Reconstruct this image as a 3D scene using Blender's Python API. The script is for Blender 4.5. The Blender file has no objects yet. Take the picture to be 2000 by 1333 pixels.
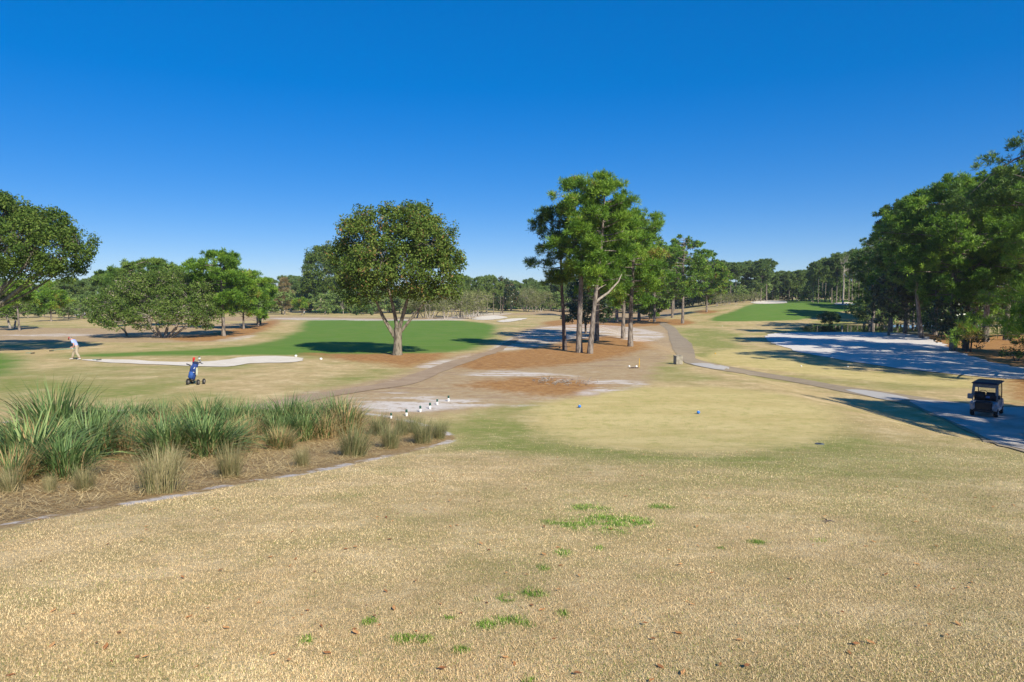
import bpy, bmesh, math, random
import numpy as np
from mathutils import Vector, Matrix, Euler

C = bpy.context.scene.collection
SC = bpy.context.scene
# ------------------------------------------------------------------ camera, sky, sun, exposure
CAMZ = 6.0
F = 1333.3                       # focal length in photo pixels (2000 wide)
PITCH = math.atan(96.5 / F)
cd = bpy.data.cameras.new('camera')
cd.sensor_width = 36.0
cd.lens = 36.0 * F / 2000.0
cd.clip_start = 0.05
cd.clip_end = 8000
cam = bpy.data.objects.new('camera', cd)
cam.location = (0, 0, CAMZ)
cam.rotation_euler = (math.pi / 2 - PITCH, 0, 0)
C.objects.link(cam)
SC.camera = cam

SUN_EL, SUN_AZ = 36.0, 149.0      # azimuth clockwise from +y (the view direction)
w = bpy.data.worlds.new('World'); SC.world = w; w.use_nodes = True
nt = w.node_tree; nt.nodes.clear()
sky = nt.nodes.new('ShaderNodeTexSky'); sky.sky_type = 'NISHITA'; sky.sun_disc = False
sky.sun_elevation = math.radians(SUN_EL); sky.sun_rotation = math.radians(SUN_AZ)
sky.altitude = 800; sky.air_density = 0.75; sky.dust_density = 0.0; sky.ozone_density = 7.0
# the photograph is a strongly graded picture: the clear sky keeps a deep even blue down to the trees
m1 = nt.nodes.new('ShaderNodeVectorMath'); m1.operation = 'SCALE'; m1.inputs['Scale'].default_value = 0.1
gm = nt.nodes.new('ShaderNodeGamma'); gm.inputs[1].default_value = 0.48
hs = nt.nodes.new('ShaderNodeHueSaturation'); hs.inputs['Saturation'].default_value = 1.9
hs.inputs['Hue'].default_value = 0.516; hs.inputs['Value'].default_value = 6.7
bg = nt.nodes.new('ShaderNodeBackground'); bg.inputs['Strength'].default_value = 0.1
out = nt.nodes.new('ShaderNodeOutputWorld')
nt.links.new(sky.outputs[0], m1.inputs[0]); nt.links.new(m1.outputs[0], gm.inputs[0]); nt.links.new(gm.outputs[0], hs.inputs['Color']); nt.links.new(hs.outputs[0], bg.inputs['Color'])
nt.links.new(bg.outputs[0], out.inputs['Surface'])
sd = bpy.data.lights.new('sun', 'SUN'); sd.energy = 4.7; sd.angle = math.radians(0.5); sd.color = (1.0, 0.94, 0.80)
sun = bpy.data.objects.new('sun', sd); C.objects.link(sun)
_el, _az = math.radians(SUN_EL), math.radians(SUN_AZ)
sdir = Vector((math.sin(_az) * math.cos(_el), math.cos(_az) * math.cos(_el), math.sin(_el)))
sun.rotation_euler = sdir.to_track_quat('Z', 'Y').to_euler()
sun.location = (0, 0, 40)
SC.view_settings.view_transform = 'Standard'; SC.view_settings.look = 'None'
SC.view_settings.exposure = 0.55; SC.view_settings.gamma = 1.0; SC.view_settings.use_curve_mapping = False
SC.cycles.max_bounces = 5; SC.cycles.diffuse_bounces = 2; SC.cycles.glossy_bounces = 2
SC.cycles.transmission_bounces = 3; SC.cycles.transparent_max_bounces = 8

# ------------------------------------------------------------------ terrain
def sstep(a, b, x):
    t = np.clip((np.asarray(x, float) - a) / (b - a), 0, 1)
    return t * t * (3 - 2 * t)

_td = np.linspace(-60, 4000, 8121)
_tv = np.interp(_td, [-60, 0, 20, 30, 50, 80, 120, 160, 200, 250, 400, 4000],
                [4.15, 4.15, 4.15, 4.25, 4.68, 4.95, 5.15, 5.9, 6.5, 6.8, 7.0, 7.0])
_k = np.hanning(17); _k /= _k.sum()
_tv = np.convolve(np.pad(_tv, 8, mode='edge'), _k, 'valid')

POND = None; POND_D = 0.0
def depth_below(x, y):
    """metres the ground lies below the eye"""
    x = np.asarray(x, float); y = np.asarray(y, float)
    hill = 1.55 + 0.14 * np.maximum(y, -12) + 0.0
    base = np.interp(y, _td, _tv)
    k = 0.5
    h = np.clip(0.5 + 0.5 * (base - hill) / k, 0, 1)
    D = base * (1 - h) + hill * h - k * h * (1 - h)
    low = 1.55 * sstep(11, 19, x) * sstep(10, 24, y) * (1 - 0.6 * sstep(150, 260, y))
    u = x / np.maximum(y, 1)
    low = low * (1 - 0.0)
    rise = 4.1 * sstep(128, 212, y) * sstep(0.17, 0.36, u)
    D = D + low - rise
    if POND is not None:
        X1, Y1 = np.atleast_1d(x), np.atleast_1d(y); X1, Y1 = np.broadcast_arrays(X1, Y1)
        wp = (1 - sstep(0.0, 5.0, sdf(POND, X1, Y1))).reshape(D.shape); D = D * (1 - wp) + POND_D * wp
    D = D - 0.03 * (np.sin(x * 0.31 + 1.3) * np.sin(y * 0.23) + 0.5 * np.sin(x * 0.83 + y * 0.47)) * sstep(2, 12, y)
    return D

def ground_z(x, y): return CAMZ - depth_below(x, y)

_cp, _sp = math.cos(PITCH), math.sin(PITCH)
_samples = np.exp(np.linspace(math.log(1.5), math.log(2500), 6000))
def at(px, py):
    """photo pixel -> the ground point it shows"""
    a = (px - 1000) / F; b = (666.5 - py) / F
    dx, dy, dz = a, _cp + b * _sp, -_sp + b * _cp
    t = _samples / dy
    gap = CAMZ + dz * t - ground_z(dx * t, dy * t)
    idx = np.nonzero(gap <= 0)[0]
    if len(idx) == 0: i = len(t) - 1
    else: i = idx[0]
    if i == 0 or len(idx) == 0: tt = t[i]
    else:
        g0, g1 = gap[i - 1], gap[i]
        tt = t[i - 1] + (t[i] - t[i - 1]) * g0 / (g0 - g1)
    x, y = dx * tt, dy * tt
    return Vector((x, y, float(ground_z(x, y))))

def at_depth(px, py, y):
    """photo pixel -> the point of that sight line at forward distance y"""
    a = (px - 1000) / F; b = (666.5 - py) / F
    dx, dy, dz = a, _cp + b * _sp, -_sp + b * _cp
    t = y / dy
    return Vector((dx * t, y, CAMZ + dz * t))

def on_ground(px, y):
    x = (px - 1000) / F * y
    for _ in range(3):
        z = float(ground_z(x, y)) - CAMZ
        x = (px - 1000) / F * (y * _cp - z * _sp)
    return Vector((x, y, float(ground_z(x, y))))

def smooth_poly(pts, n=4, closed=True):
    P = [np.array(p, float) for p in pts]; m = len(P); res = []
    rng_ = range(m) if closed else range(m - 1)
    for i in rng_:
        if closed: p0, p1, p2, p3 = P[i - 1], P[i], P[(i + 1) % m], P[(i + 2) % m]
        else: p0, p1, p2, p3 = P[max(i - 1, 0)], P[i], P[i + 1], P[min(i + 2, m - 1)]
        for j in range(n):
            t = j / n
            res.append(0.5 * (2 * p1 + (p2 - p0) * t + (2 * p0 - 5 * p1 + 4 * p2 - p3) * t * t + (3 * p1 - p0 - 3 * p2 + p3) * t ** 3))
    if not closed: res.append(P[-1])
    return res

def world_poly(pts, n=4):
    return np.array([at(p[0], p[1])[:2] for p in smooth_poly(pts, n)])

def sdf(poly, X, Y, far=6.0):
    """signed distance (negative inside) of points to a closed polygon"""
    o = np.full(X.shape, far)
    lo, hi = poly.min(0) - far, poly.max(0) + far
    m = (X > lo[0]) & (X < hi[0]) & (Y > lo[1]) & (Y < hi[1])
    if not m.any(): return o
    x, y = X[m], Y[m]
    d2 = np.full(x.shape, far * far); ins = np.zeros(x.shape, bool)
    A = poly; B = np.roll(poly, -1, 0)
    for (ax, ay), (bx, by) in zip(A, B):
        ex, ey = bx - ax, by - ay; L = ex * ex + ey * ey
        if L < 1e-9: continue
        t = np.clip(((x - ax) * ex + (y - ay) * ey) / L, 0, 1)
        d2 = np.minimum(d2, (x - ax - t * ex) ** 2 + (y - ay - t * ey) ** 2)
        if ay != by:
            c = ((ay > y) != (by > y)) & (x < ex * (y - ay) / (by - ay) + ax)
            ins ^= c
    d = np.sqrt(d2); d[ins] *= -1
    o[m] = np.minimum(d, far)
    return o

_nrng = np.random.default_rng(5)
_tab = _nrng.random((256, 256))
def vnoise(x, y):
    xi = np.floor(x).astype(int); yi = np.floor(y).astype(int)
    fx = x - xi; fy = y - yi; fx = fx * fx * (3 - 2 * fx); fy = fy * fy * (3 - 2 * fy)
    g = lambda i, j: _tab[i & 255, j & 255]
    return (g(xi, yi) * (1 - fx) + g(xi + 1, yi) * fx) * (1 - fy) + (g(xi, yi + 1) * (1 - fx) + g(xi + 1, yi + 1) * fx) * fy
def fbm(x, y, o=4):
    s = 0; a = 0.5; t = 0
    for k in range(o):
        s = s + a * vnoise(x * 2 ** k + 17.3 * k, y * 2 ** k + 9.1 * k); t += a; a *= 0.5
    return s / t

# ------------------------------------------------------------------ object helpers
def tag(o, label=None, cat=None, group=None, kind=None):
    if label: o['label'] = label
    if cat: o['category'] = cat
    if group: o['group'] = group
    if kind: o['kind'] = kind
    return o

def thing(name, loc=(0, 0, 0), rz=0, label=None, cat=None, group=None):
    o = bpy.data.objects.new(name, None); o.empty_display_size = 0.3
    o.location = loc; o.rotation_euler = (0, 0, rz); C.objects.link(o)
    return tag(o, label, cat, group)

def np_mesh(name, V, polys, mats, smooth=False, attrs=None, midx=None):
    """V (n,3); polys: list of integer arrays (m,k)"""
    me = bpy.data.meshes.new(name)
    V = np.asarray(V, np.float32).reshape(-1, 3)
    polys = [np.asarray(p, np.int32) for p in polys if len(p)]
    loops = np.concatenate([p.ravel() for p in polys])
    cnt = np.concatenate([np.full(len(p), p.shape[1], np.int32) for p in polys])
    st = np.concatenate([[0], np.cumsum(cnt)[:-1]]).astype(np.int32)
    me.vertices.add(len(V)); me.vertices.foreach_set('co', V.ravel())
    me.loops.add(len(loops)); me.loops.foreach_set('vertex_index', loops)
    me.polygons.add(len(cnt)); me.polygons.foreach_set('loop_start', st); me.polygons.foreach_set('loop_total', cnt)
    if midx is not None: me.polygons.foreach_set('material_index', np.asarray(midx, np.int32))
    me.polygons.foreach_set('use_smooth', np.full(len(cnt), smooth))
    for m in (mats if isinstance(mats, (list, tuple)) else [mats]): me.materials.append(m)
    for k, (dom, typ, val) in (attrs or {}).items():
        a = me.attributes.new(k, typ, dom)
        a.data.foreach_set('value' if typ == 'FLOAT' else 'color', np.asarray(val, np.float32).ravel())
    me.update(calc_edges=True); me.validate()
    return me

def link(name, me, parent=None, loc=None, rot=None, scale=None):
    o = bpy.data.objects.new(name, me); C.objects.link(o)
    if parent: o.parent = parent
    if loc is not None: o.location = loc
    if rot is not None: o.rotation_euler = rot
    if scale is not None: o.scale = scale
    return o

def copy_tree(o, parent=None):
    c = o.copy(); C.objects.link(c)
    if parent: c.parent = parent
    for ch in o.children: copy_tree(ch, c)
    return c

class MB:
    """collects simple solids into one mesh"""
    def __init__(s): s.v = []; s.f = []; s.n = 0
    def add(s, V, Fs):
        V = [tuple(p) for p in V]; s.v += V
        s.f += [tuple(i + s.n for i in f) for f in Fs]; s.n += len(V); return s
    def box(s, c, size, rot=(0, 0, 0), bev=0.0, taper=1.0):
        hx, hy, hz = [q / 2 for q in size]; M = Euler(rot).to_matrix(); c = Vector(c)
        if bev <= 0:
            V = [c + M @ Vector((x * (taper if z > 0 else 1), y * (taper if z > 0 else 1), z)) for z in (-hz, hz) for x, y in ((-hx, -hy), (hx, -hy), (hx, hy), (-hx, hy))]
            return s.add(V, [(3, 2, 1, 0), (4, 5, 6, 7), (0, 1, 5, 4), (1, 2, 6, 5), (2, 3, 7, 6), (3, 0, 4, 7)])
        bev = min(bev, hx * .9, hy * .9, hz * .9); V = []
        for z, ins in ((-hz, bev), (-hz + bev, 0), (hz - bev, 0), (hz, bev)):
            tp = taper if z > 0 else 1
            ax, ay = hx - ins, hy - ins; b = bev if ins == 0 else bev * 0.4
            for x, y in ((-ax + b, -ay), (ax - b, -ay), (ax, -ay + b), (ax, ay - b), (ax - b, ay), (-ax + b, ay), (-ax, ay - b), (-ax, -ay + b)):
                V.append(c + M @ Vector((x * tp, y * tp, z)))
        Fs = [tuple(range(7, -1, -1)), tuple(range(24, 32))]
        for k in range(3):
            for j in range(8): Fs.append((k * 8 + j, k * 8 + (j + 1) % 8, k * 8 + 8 + (j + 1) % 8, k * 8 + 8 + j))
        return s.add(V, Fs)
    def tube(s, pts, rad, n=8, cap=True):
        V, Q = tube_np(pts, rad, n); V = [tuple(p) for p in V]; Fs = [tuple(q) for q in Q]
        if cap: Fs += [tuple(range(n - 1, -1, -1)), tuple(range(len(V) - n, len(V)))]
        return s.add(V, Fs)
    def ball(s, c, r, nu=10, nv=7, rot=None):
        r = (r, r, r) if not hasattr(r, '__len__') else r; c = Vector(c); V = []; Fs = []
        M = Euler(rot).to_matrix() if rot else Matrix.Identity(3)
        for j in range(nv + 1):
            a = math.pi * j / nv
            for i in range(nu):
                b = 2 * math.pi * i / nu
                V.append(c + M @ Vector((r[0] * math.sin(a) * math.cos(b), r[1] * math.sin(a) * math.sin(b), r[2] * math.cos(a))))
        for j in range(nv):
            for i in range(nu): Fs.append((j * nu + i, (j + 1) * nu + i, (j + 1) * nu + (i + 1) % nu, j * nu + (i + 1) % nu))
        return s.add(V, Fs)
    def prism(s, outline, axis_pts):
        """outline [(a,b)] swept between two frames given as functions"""
        n = len(outline); V = [f(a, b) for f in axis_pts for a, b in outline]; Fs = []
        for k in range(len(axis_pts) - 1):
            for i in range(n): Fs.append((k * n + i, k * n + (i + 1) % n, (k + 1) * n + (i + 1) % n, (k + 1) * n + i))
        Fs += [tuple(range(n - 1, -1, -1)), tuple(range(len(V) - n, len(V)))]
        return s.add(V, Fs)
    def build(s, name, m, parent=None, smooth=False, **kw):
        me = bpy.data.meshes.new(name); me.from_pydata(s.v, [], s.f); me.materials.append(m)
        bm = bmesh.new(); bm.from_mesh(me); bmesh.ops.recalc_face_normals(bm, faces=bm.faces); bm.to_mesh(me); bm.free()
        if smooth: me.polygons.foreach_set('use_smooth', [True] * len(me.polygons))
        me.update(); return link(name, me, parent, **kw)

def tube_np(pts, rad, n=7):
    P = np.array([tuple(p) for p in pts], float); m = len(P)
    R = np.full(m, rad) if np.isscalar(rad) else np.array(rad, float)
    T = np.gradient(P, axis=0); T /= np.linalg.norm(T, axis=1)[:, None] + 1e-9
    ref = np.array([0.0, 0, 1]) if abs(T[0][2]) < 0.9 else np.array([1.0, 0, 0])
    V = []
    u = np.cross(ref, T[0]); u /= np.linalg.norm(u)
    ang = np.arange(n) * 2 * math.pi / n; ca, sa = np.cos(ang), np.sin(ang)
    for i in range(m):
        u = u - T[i] * np.dot(u, T[i]); u /= np.linalg.norm(u) + 1e-9; v = np.cross(T[i], u)
        V.append(P[i] + R[i] * (ca[:, None] * u + sa[:, None] * v))
    V = np.concatenate(V)
    a = np.arange(n); b = (a + 1) % n
    Q = np.concatenate([np.stack([k * n + a, k * n + b, (k + 1) * n + b, (k + 1) * n + a], 1) for k in range(m - 1)])
    return V, Q

class NB:
    """collects numpy pieces (tubes, leaves) into one mesh"""
    def __init__(s): s.V = []; s.P = {}; s.n = 0; s.T = {}
    def add(s, V, Q, tint=None):
        k = Q.shape[1]; s.V.append(V); s.P.setdefault(k, []).append(Q + s.n); s.n += len(V)
        s.T.setdefault(k, []).append(np.full(len(Q), 0.5) if tint is None else np.broadcast_to(tint, (len(Q),)))
    def tube(s, pts, rad, n=6): s.add(*tube_np(pts, rad, n))
    def mesh(s, name, mats, smooth=False):
        ks = sorted(s.P); V = np.concatenate(s.V)
        return np_mesh(name, V, [np.concatenate(s.P[k]) for k in ks], mats, smooth,
                       {'tint': ('FACE', 'FLOAT', np.concatenate([np.concatenate(s.T[k]) for k in ks]))})

# ------------------------------------------------------------------ materials
class NT:
    def __init__(s, name):
        s.m = bpy.data.materials.new(name); s.m.use_nodes = True; s.t = s.m.node_tree; s.t.nodes.clear()
        s.out = s.t.nodes.new('ShaderNodeOutputMaterial')
    def n(s, typ, ins=None, **kw):
        nd = s.t.nodes.new('ShaderNode' + typ)
        for k, v in kw.items(): setattr(nd, k, v)
        for k, v in (ins or {}).items(): s.put(nd.inputs[k], v)
        return nd
    def put(s, sock, v):
        if isinstance(v, bpy.types.NodeSocket): s.t.links.new(v, sock)
        elif isinstance(v, bpy.types.Node): s.t.links.new(v.outputs[0], sock)
        else: sock.default_value = tuple(v) + ((1.0,) if len(v) == 3 and sock.type == 'RGBA' else ()) if hasattr(v, '__len__') else v
    def noise(s, vec, scale, detail=3, rough=0.55, dist=0.0):
        return s.n('TexNoise', {'Vector': vec, 'Scale': scale, 'Detail': detail, 'Roughness': rough, 'Distortion': dist}).outputs[0]
    def mix(s, f, a, b):
        nd = s.n('MixRGB'); s.put(nd.inputs[0], f); s.put(nd.inputs[1], a); s.put(nd.inputs[2], b); return nd.outputs[0]
    def math(s, op, a, b=0.0):
        nd = s.n('Math', operation=op); s.put(nd.inputs[0], a); s.put(nd.inputs[1], b); return nd.outputs[0]
    def rng(s, v, a, b, c=0.0, d=1.0, smooth=True):
        nd = s.n('MapRange', {'Value': v, 'From Min': a, 'From Max': b, 'To Min': c, 'To Max': d})
        if smooth: nd.interpolation_type = 'SMOOTHSTEP'
        return nd.outputs[0]
    def attr(s, name): return s.n('Attribute', attribute_name=name)
    def coord(s, which='Object'): return s.n('TexCoord').outputs[which]
    def finish(s, col, rough=0.8, bump=None, bstr=0.3, bdist=0.02, metal=0.0, spec=0.3, **kw):
        p = s.n('BsdfPrincipled', {'Base Color': col, 'Roughness': rough, 'Metallic': metal, 'Specular IOR Level': spec})
        for k, v in kw.items(): s.put(p.inputs[k], v)
        if bump is not None:
            b = s.n('Bump', {'Height': bump, 'Strength': bstr, 'Distance': bdist}); s.t.links.new(b.outputs[0], p.inputs['Normal'])
        s.t.links.new(p.outputs[0], s.out.inputs['Surface']); return s.m

def pmat(name, c1, c2=None, scale=8.0, rough=0.6, metal=0.0, bump=0.0, spec=0.4):
    s = NT(name); co = s.coord(); n1 = s.noise(co, scale, 4)
    c2 = c2 or tuple(c * 0.75 for c in c1)
    return s.finish(s.mix(s.rng(n1, 0.35, 0.65), c2, c1), rough, n1 if bump else None, bump, 0.01, metal, spec)

def leaf_mat(name, dark, mid, light, rough=0.45, trans=0.25, spec=0.35, dead=None):
    s = NT(name); t = s.attr('tint').outputs['Fac']
    oi = s.n('ObjectInfo').outputs['Random']
    f = s.math('ADD', t, s.math('MULTIPLY', s.math('SUBTRACT', oi, 0.5), 0.22))
    r = s.n('ValToRGB', {'Fac': f}); e = r.color_ramp.elements
    e[0].position = 0.0; e[0].color = (*dark, 1); e[1].position = 0.5; e[1].color = (*mid, 1)
    x = e.new(0.9); x.color = (*light, 1)
    if dead: x = e.new(0.985); x.color = (*dead, 1)
    p = s.n('BsdfPrincipled', {'Base Color': r, 'Roughness': rough, 'Specular IOR Level': spec})
    tr = s.n('BsdfTranslucent', {'Color': s.mix(0.5, r.outputs[0], (mid[0] * 1.6, mid[1] * 1.7, mid[2] * 0.8))})
    mx = s.n('MixShader', {0: trans}); s.t.links.new(p.outputs[0], mx.inputs[1]); s.t.links.new(tr.outputs[0], mx.inputs[2])
    s.t.links.new(mx.outputs[0], s.out.inputs['Surface']); return s.m

def bark_mat(name, a, b, scale=6.0):
    s = NT(name); co = s.coord(); mp = s.n('Mapping', {'Vector': co}); mp.inputs['Scale'].default_value = (1, 1, 0.3)
    n1 = s.noise(mp.outputs[0], scale, 5, 0.65); n2 = s.noise(mp.outputs[0], scale * 4, 3)
    f = s.rng(n1, 0.36, 0.62); h = s.math('ADD', n1, s.math('MULTIPLY', n2, 0.4))
    return s.finish(s.mix(f, a, b), 0.9, h, 0.7, 0.04, spec=0.15)

M_OAKBARK = bark_mat('oak_bark', (0.10, 0.085, 0.062), (0.27, 0.235, 0.18))
M_PINEBARK = bark_mat('pine_bark', (0.085, 0.068, 0.056), (0.27, 0.23, 0.195))
M_DARKBARK = bark_mat('dark_bark', (0.07, 0.055, 0.05), (0.16, 0.12, 0.10))
M_PALEBARK = bark_mat('pale_bark', (0.22, 0.19, 0.16), (0.42, 0.37, 0.31))
M_OAK = leaf_mat('live_oak_leaves', (0.034, 0.072, 0.012), (0.098, 0.156, 0.026), (0.19, 0.235, 0.05), 0.62, 0.2, 0.12, (0.26, 0.15, 0.06))
M_OAKGREY = leaf_mat('grey_oak_leaves', (0.042, 0.088, 0.016), (0.100, 0.160, 0.030), (0.185, 0.235, 0.06), 0.65, 0.16, 0.1, (0.34, 0.30, 0.23))
M_PINE = leaf_mat('pine_needles', (0.040, 0.100, 0.011), (0.130, 0.248, 0.026), (0.27, 0.40, 0.045), 0.5, 0.2, 0.25, (0.26, 0.17, 0.05))
M_PINEDARK = leaf_mat('dark_pine_needles', (0.030, 0.072, 0.014), (0.085, 0.165, 0.030), (0.18, 0.27, 0.05), 0.5, 0.15, 0.25)
M_MAG = leaf_mat('magnolia_leaves', (0.012, 0.030, 0.008), (0.03, 0.058, 0.015), (0.08, 0.10, 0.035), 0.3, 0.08, 0.5, (0.16, 0.10, 0.04))
M_BROAD = leaf_mat('broad_leaves', (0.026, 0.062, 0.014), (0.062, 0.125, 0.028), (0.12, 0.19, 0.045), 0.5, 0.2, 0.3)
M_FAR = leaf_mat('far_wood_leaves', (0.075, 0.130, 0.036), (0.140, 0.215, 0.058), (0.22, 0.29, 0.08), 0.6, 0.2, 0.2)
M_BARE = leaf_mat('bare_twigs', (0.10, 0.115, 0.04), (0.165, 0.185, 0.065), (0.25, 0.26, 0.11), 0.8, 0.1, 0.1)
M_RUST = leaf_mat('rusty_cypress_leaves', (0.16, 0.12, 0.06), (0.27, 0.21, 0.10), (0.36, 0.29, 0.15), 0.7, 0.2, 0.1)
M_STRAP = leaf_mat('green_grass_blades', (0.042, 0.088, 0.026), (0.115, 0.190, 0.060), (0.27, 0.34, 0.12), 0.5, 0.15, 0.2)
M_STRAPDEAD = leaf_mat('dead_grass_blades', (0.28, 0.18, 0.08), (0.46, 0.32, 0.15), (0.58, 0.43, 0.22), 0.7, 0.2, 0.15)
M_MUHLY = leaf_mat('wispy_grass_blades', (0.16, 0.145, 0.065), (0.31, 0.265, 0.13), (0.46, 0.39, 0.22), 0.7, 0.2, 0.15)
M_MUHLYG = leaf_mat('green_wispy_blades', (0.09, 0.115, 0.045), (0.19, 0.21, 0.09), (0.31, 0.31, 0.15), 0.7, 0.2, 0.15)

# ------------------------------------------------------------------ ground zones (outlines of turf, sand, straw, water)
Z = {}
Z['fair'] = [world_poly(p) for p in (
    [(150, 697), (330, 695), (480, 694), (585, 694), (700, 696), (800, 693), (880, 689), (935, 680), (962, 660), (972, 643), (960, 634), (925, 629), (880, 626), (740, 625), (615, 625), (590, 634), (575, 650), (520, 667), (420, 681), (280, 688), (180, 692)],
    [(-200, 693), (-80, 690), (5, 691), (34, 700), (42, 716), (28, 729), (-20, 736), (-120, 738), (-220, 720)],
    [(1385, 626), (1435, 607), (1470, 594.5), (1532, 588.5), (1545, 585.5), (1640, 585.5), (1700, 592), (1700, 600), (1640, 610), (1600, 619), (1560, 625), (1470, 628)],
    [(985, 597), (1040, 595), (1100, 596), (1130, 601), (1060, 604), (990, 603)],
    [(610, 606), (700, 603), (740, 606), (700, 610), (620, 612)])]
Z['tee'] = [world_poly(p) for p in (
    [(1045, 818), (1060, 793), (1110, 773), (1180, 762), (1280, 757), (1400, 757), (1500, 766), (1570, 781), (1618, 800), (1638, 822), (1628, 846), (1580, 866), (1500, 878), (1400, 883), (1250, 880), (1130, 866), (1068, 845)],
    [(1385, 692), (1450, 682), (1560, 700), (1700, 728), (1890, 742), (1895, 758), (1700, 744), (1500, 722), (1400, 708)])]
Z['dirt'] = [world_poly(p) for p in (
    [(430, 815), (480, 788), (600, 766), (700, 751), (770, 735), (830, 713), (900, 692), (950, 686), (990, 665), (1015, 645), (1090, 632), (1180, 624), (1290, 624), (1312, 640), (1325, 660), (1322, 690), (1300, 700), (1275, 735), (1262, 750), (1180, 768), (1050, 784), (930, 796), (860, 809), (780, 818), (650, 835), (500, 830)],
    [(-200, 642), (0, 640), (200, 641), (330, 634), (480, 632), (540, 626), (530, 638), (490, 655), (420, 668), (250, 669), (0, 668), (-200, 672)],
    [(430, 620), (560, 618), (740, 621), (900, 618), (1010, 612), (1080, 606), (1140, 604), (1160, 616), (1080, 616), (1000, 616), (900, 624), (740, 626), (600, 625), (450, 627)],
    [(1150, 603), (1290, 600), (1330, 612), (1260, 624), (1150, 622)])]
Z['straw'] = [world_poly(p) for p in (
    [(895, 708), (945, 692), (1010, 686), (1080, 676), (1110, 663), (1170, 655), (1225, 661), (1268, 668), (1252, 684), (1180, 702), (1080, 716), (960, 722), (905, 720)],
    [(905, 752), (990, 737), (1100, 738), (1190, 752), (1150, 768), (1060, 772), (960, 766)],
    [(600, 690), (700, 692), (870, 690), (850, 705), (800, 719), (720, 708), (640, 699)],
    [(1060, 630), (1150, 622), (1290, 622), (1300, 634), (1200, 640), (1100, 640)],
    [(1300, 626), (1330, 624), (1356, 631), (1330, 636), (1302, 634)], [(1355, 609), (1380, 606), (1402, 609), (1380, 613)],
    [(1740, 652), (1900, 655), (2100, 650), (2300, 650), (2400, 780), (2100, 800), (2000, 792), (1965, 745), (1890, 718), (1830, 702), (1790, 680)],
    [(330, 662), (420, 650), (470, 640), (540, 625), (530, 640), (480, 656), (400, 667)])]
Z['white'] = [world_poly(p) for p in (
    [(905, 733), (960, 725), (1040, 727), (1140, 735), (1120, 742), (1030, 736), (960, 738)],
    [(700, 776), (780, 768), (860, 776), (960, 783), (1080, 779), (1060, 788), (900, 797), (800, 805), (700, 800)],
    [(1150, 744), (1210, 743), (1262, 749), (1230, 760), (1170, 768), (1130, 771), (1160, 758)],
    [(820, 714), (900, 696), (925, 693), (890, 706), (840, 722)],
    [(960, 682), (1000, 660), (1060, 640), (1150, 634), (1240, 641), (1296, 652), (1286, 664), (1238, 667), (1190, 658), (1110, 666), (1060, 676), (1000, 684)],
    [(0, 655), (110, 652), (200, 654), (110, 658)], [(430, 664), (480, 656), (500, 657), (450, 668)],
    [(520, 622), (600, 621), (760, 624), (900, 623), (900, 626), (740, 627), (600, 626)],
    [(850, 624), (930, 613), (970, 610), (1000, 613), (930, 620)])]
BED = world_poly([(-400, 1140), (-150, 1068), (0, 1033), (130, 1006), (250, 986), (380, 964), (500, 941), (620, 921), (720, 900), (820, 879), (884, 861), (872, 845), (800, 822), (700, 806), (560, 800), (430, 798), (300, 800), (150, 806), (0, 826), (-250, 860), (-500, 900)])
Z['bed'] = [BED]
_pond = world_poly([(1568, 641), (1600, 634), (1640, 631), (1700, 629), (1760, 628), (1850, 628), (1960, 632), (1900, 643), (1800, 647.5), (1660, 648), (1580, 648)])
POND_D = float(np.mean(depth_below(_pond[:, 0], _pond[:, 1])[-14:])); POND = _pond
Z['pond'] = [POND]
GREENISH = [world_poly(p) for p in (           # greener strips of the rough
    [(860, 850), (900, 815), (1000, 790), (1060, 790), (1035, 820), (1060, 850), (1150, 872), (1300, 886), (1500, 884), (1640, 860), (1700, 880), (1900, 960), (2050, 1000), (2200, 1120), (1900, 1080), (1700, 1000), (1500, 960), (1300, 960), (1100, 900), (960, 880)],
    [(640, 740), (720, 722), (780, 722), (770, 735), (700, 752), (600, 766), (560, 772), (600, 755)],
    [(1330, 650), (1380, 642), (1450, 655), (1420, 690), (1400, 712), (1370, 700), (1345, 672)],
    [(1555, 640), (1600, 628), (1640, 616), (1700, 613), (1720, 626), (1650, 632), (1600, 640), (1570, 648)],
    [(1262, 712), (1290, 703), (1320, 705), (1345, 714), (1310, 722)],
    [(-200, 740), (100, 745), (260, 760), (480, 772), (420, 790), (200, 790), (-200, 800)])]
WEEDS = [(1180, 1020, 55, 18), (1240, 1022, 40, 16), (1290, 990, 26, 5), (1220, 1035, 26, 8), (1120, 1025, 36, 10), (1085, 1020, 26, 6), (1040, 1158, 28, 12), (985, 1172, 26, 10),
         (1000, 1215, 40, 12), (950, 1220, 26, 9), (790, 1248, 26, 10), (830, 1250, 14, 8), (1150, 992, 40, 8), (1170, 1070, 10, 7), (1100, 1080, 16, 7), (1405, 1070, 12, 5), (880, 1205, 10, 6), (940, 1172, 10, 6),
         (1100, 1200, 14, 8), (600, 1250, 16, 8), (720, 1215, 10, 8), (1435, 1090, 10, 4), (1060, 1110, 10, 6), (1030, 1330, 14, 8), (900, 1270, 10, 6), (1480, 1060, 20, 5), (1600, 1055, 16, 4)]
WE = []
for px, py, rx, ry in WEEDS:
    c = at(px, py); ex = at(px + rx, py); ey = at(px, py - ry)
    WE.append((c.x, c.y, max(abs(ex.x - c.x), .05), max(abs(ey.y - c.y), .05)))

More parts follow.
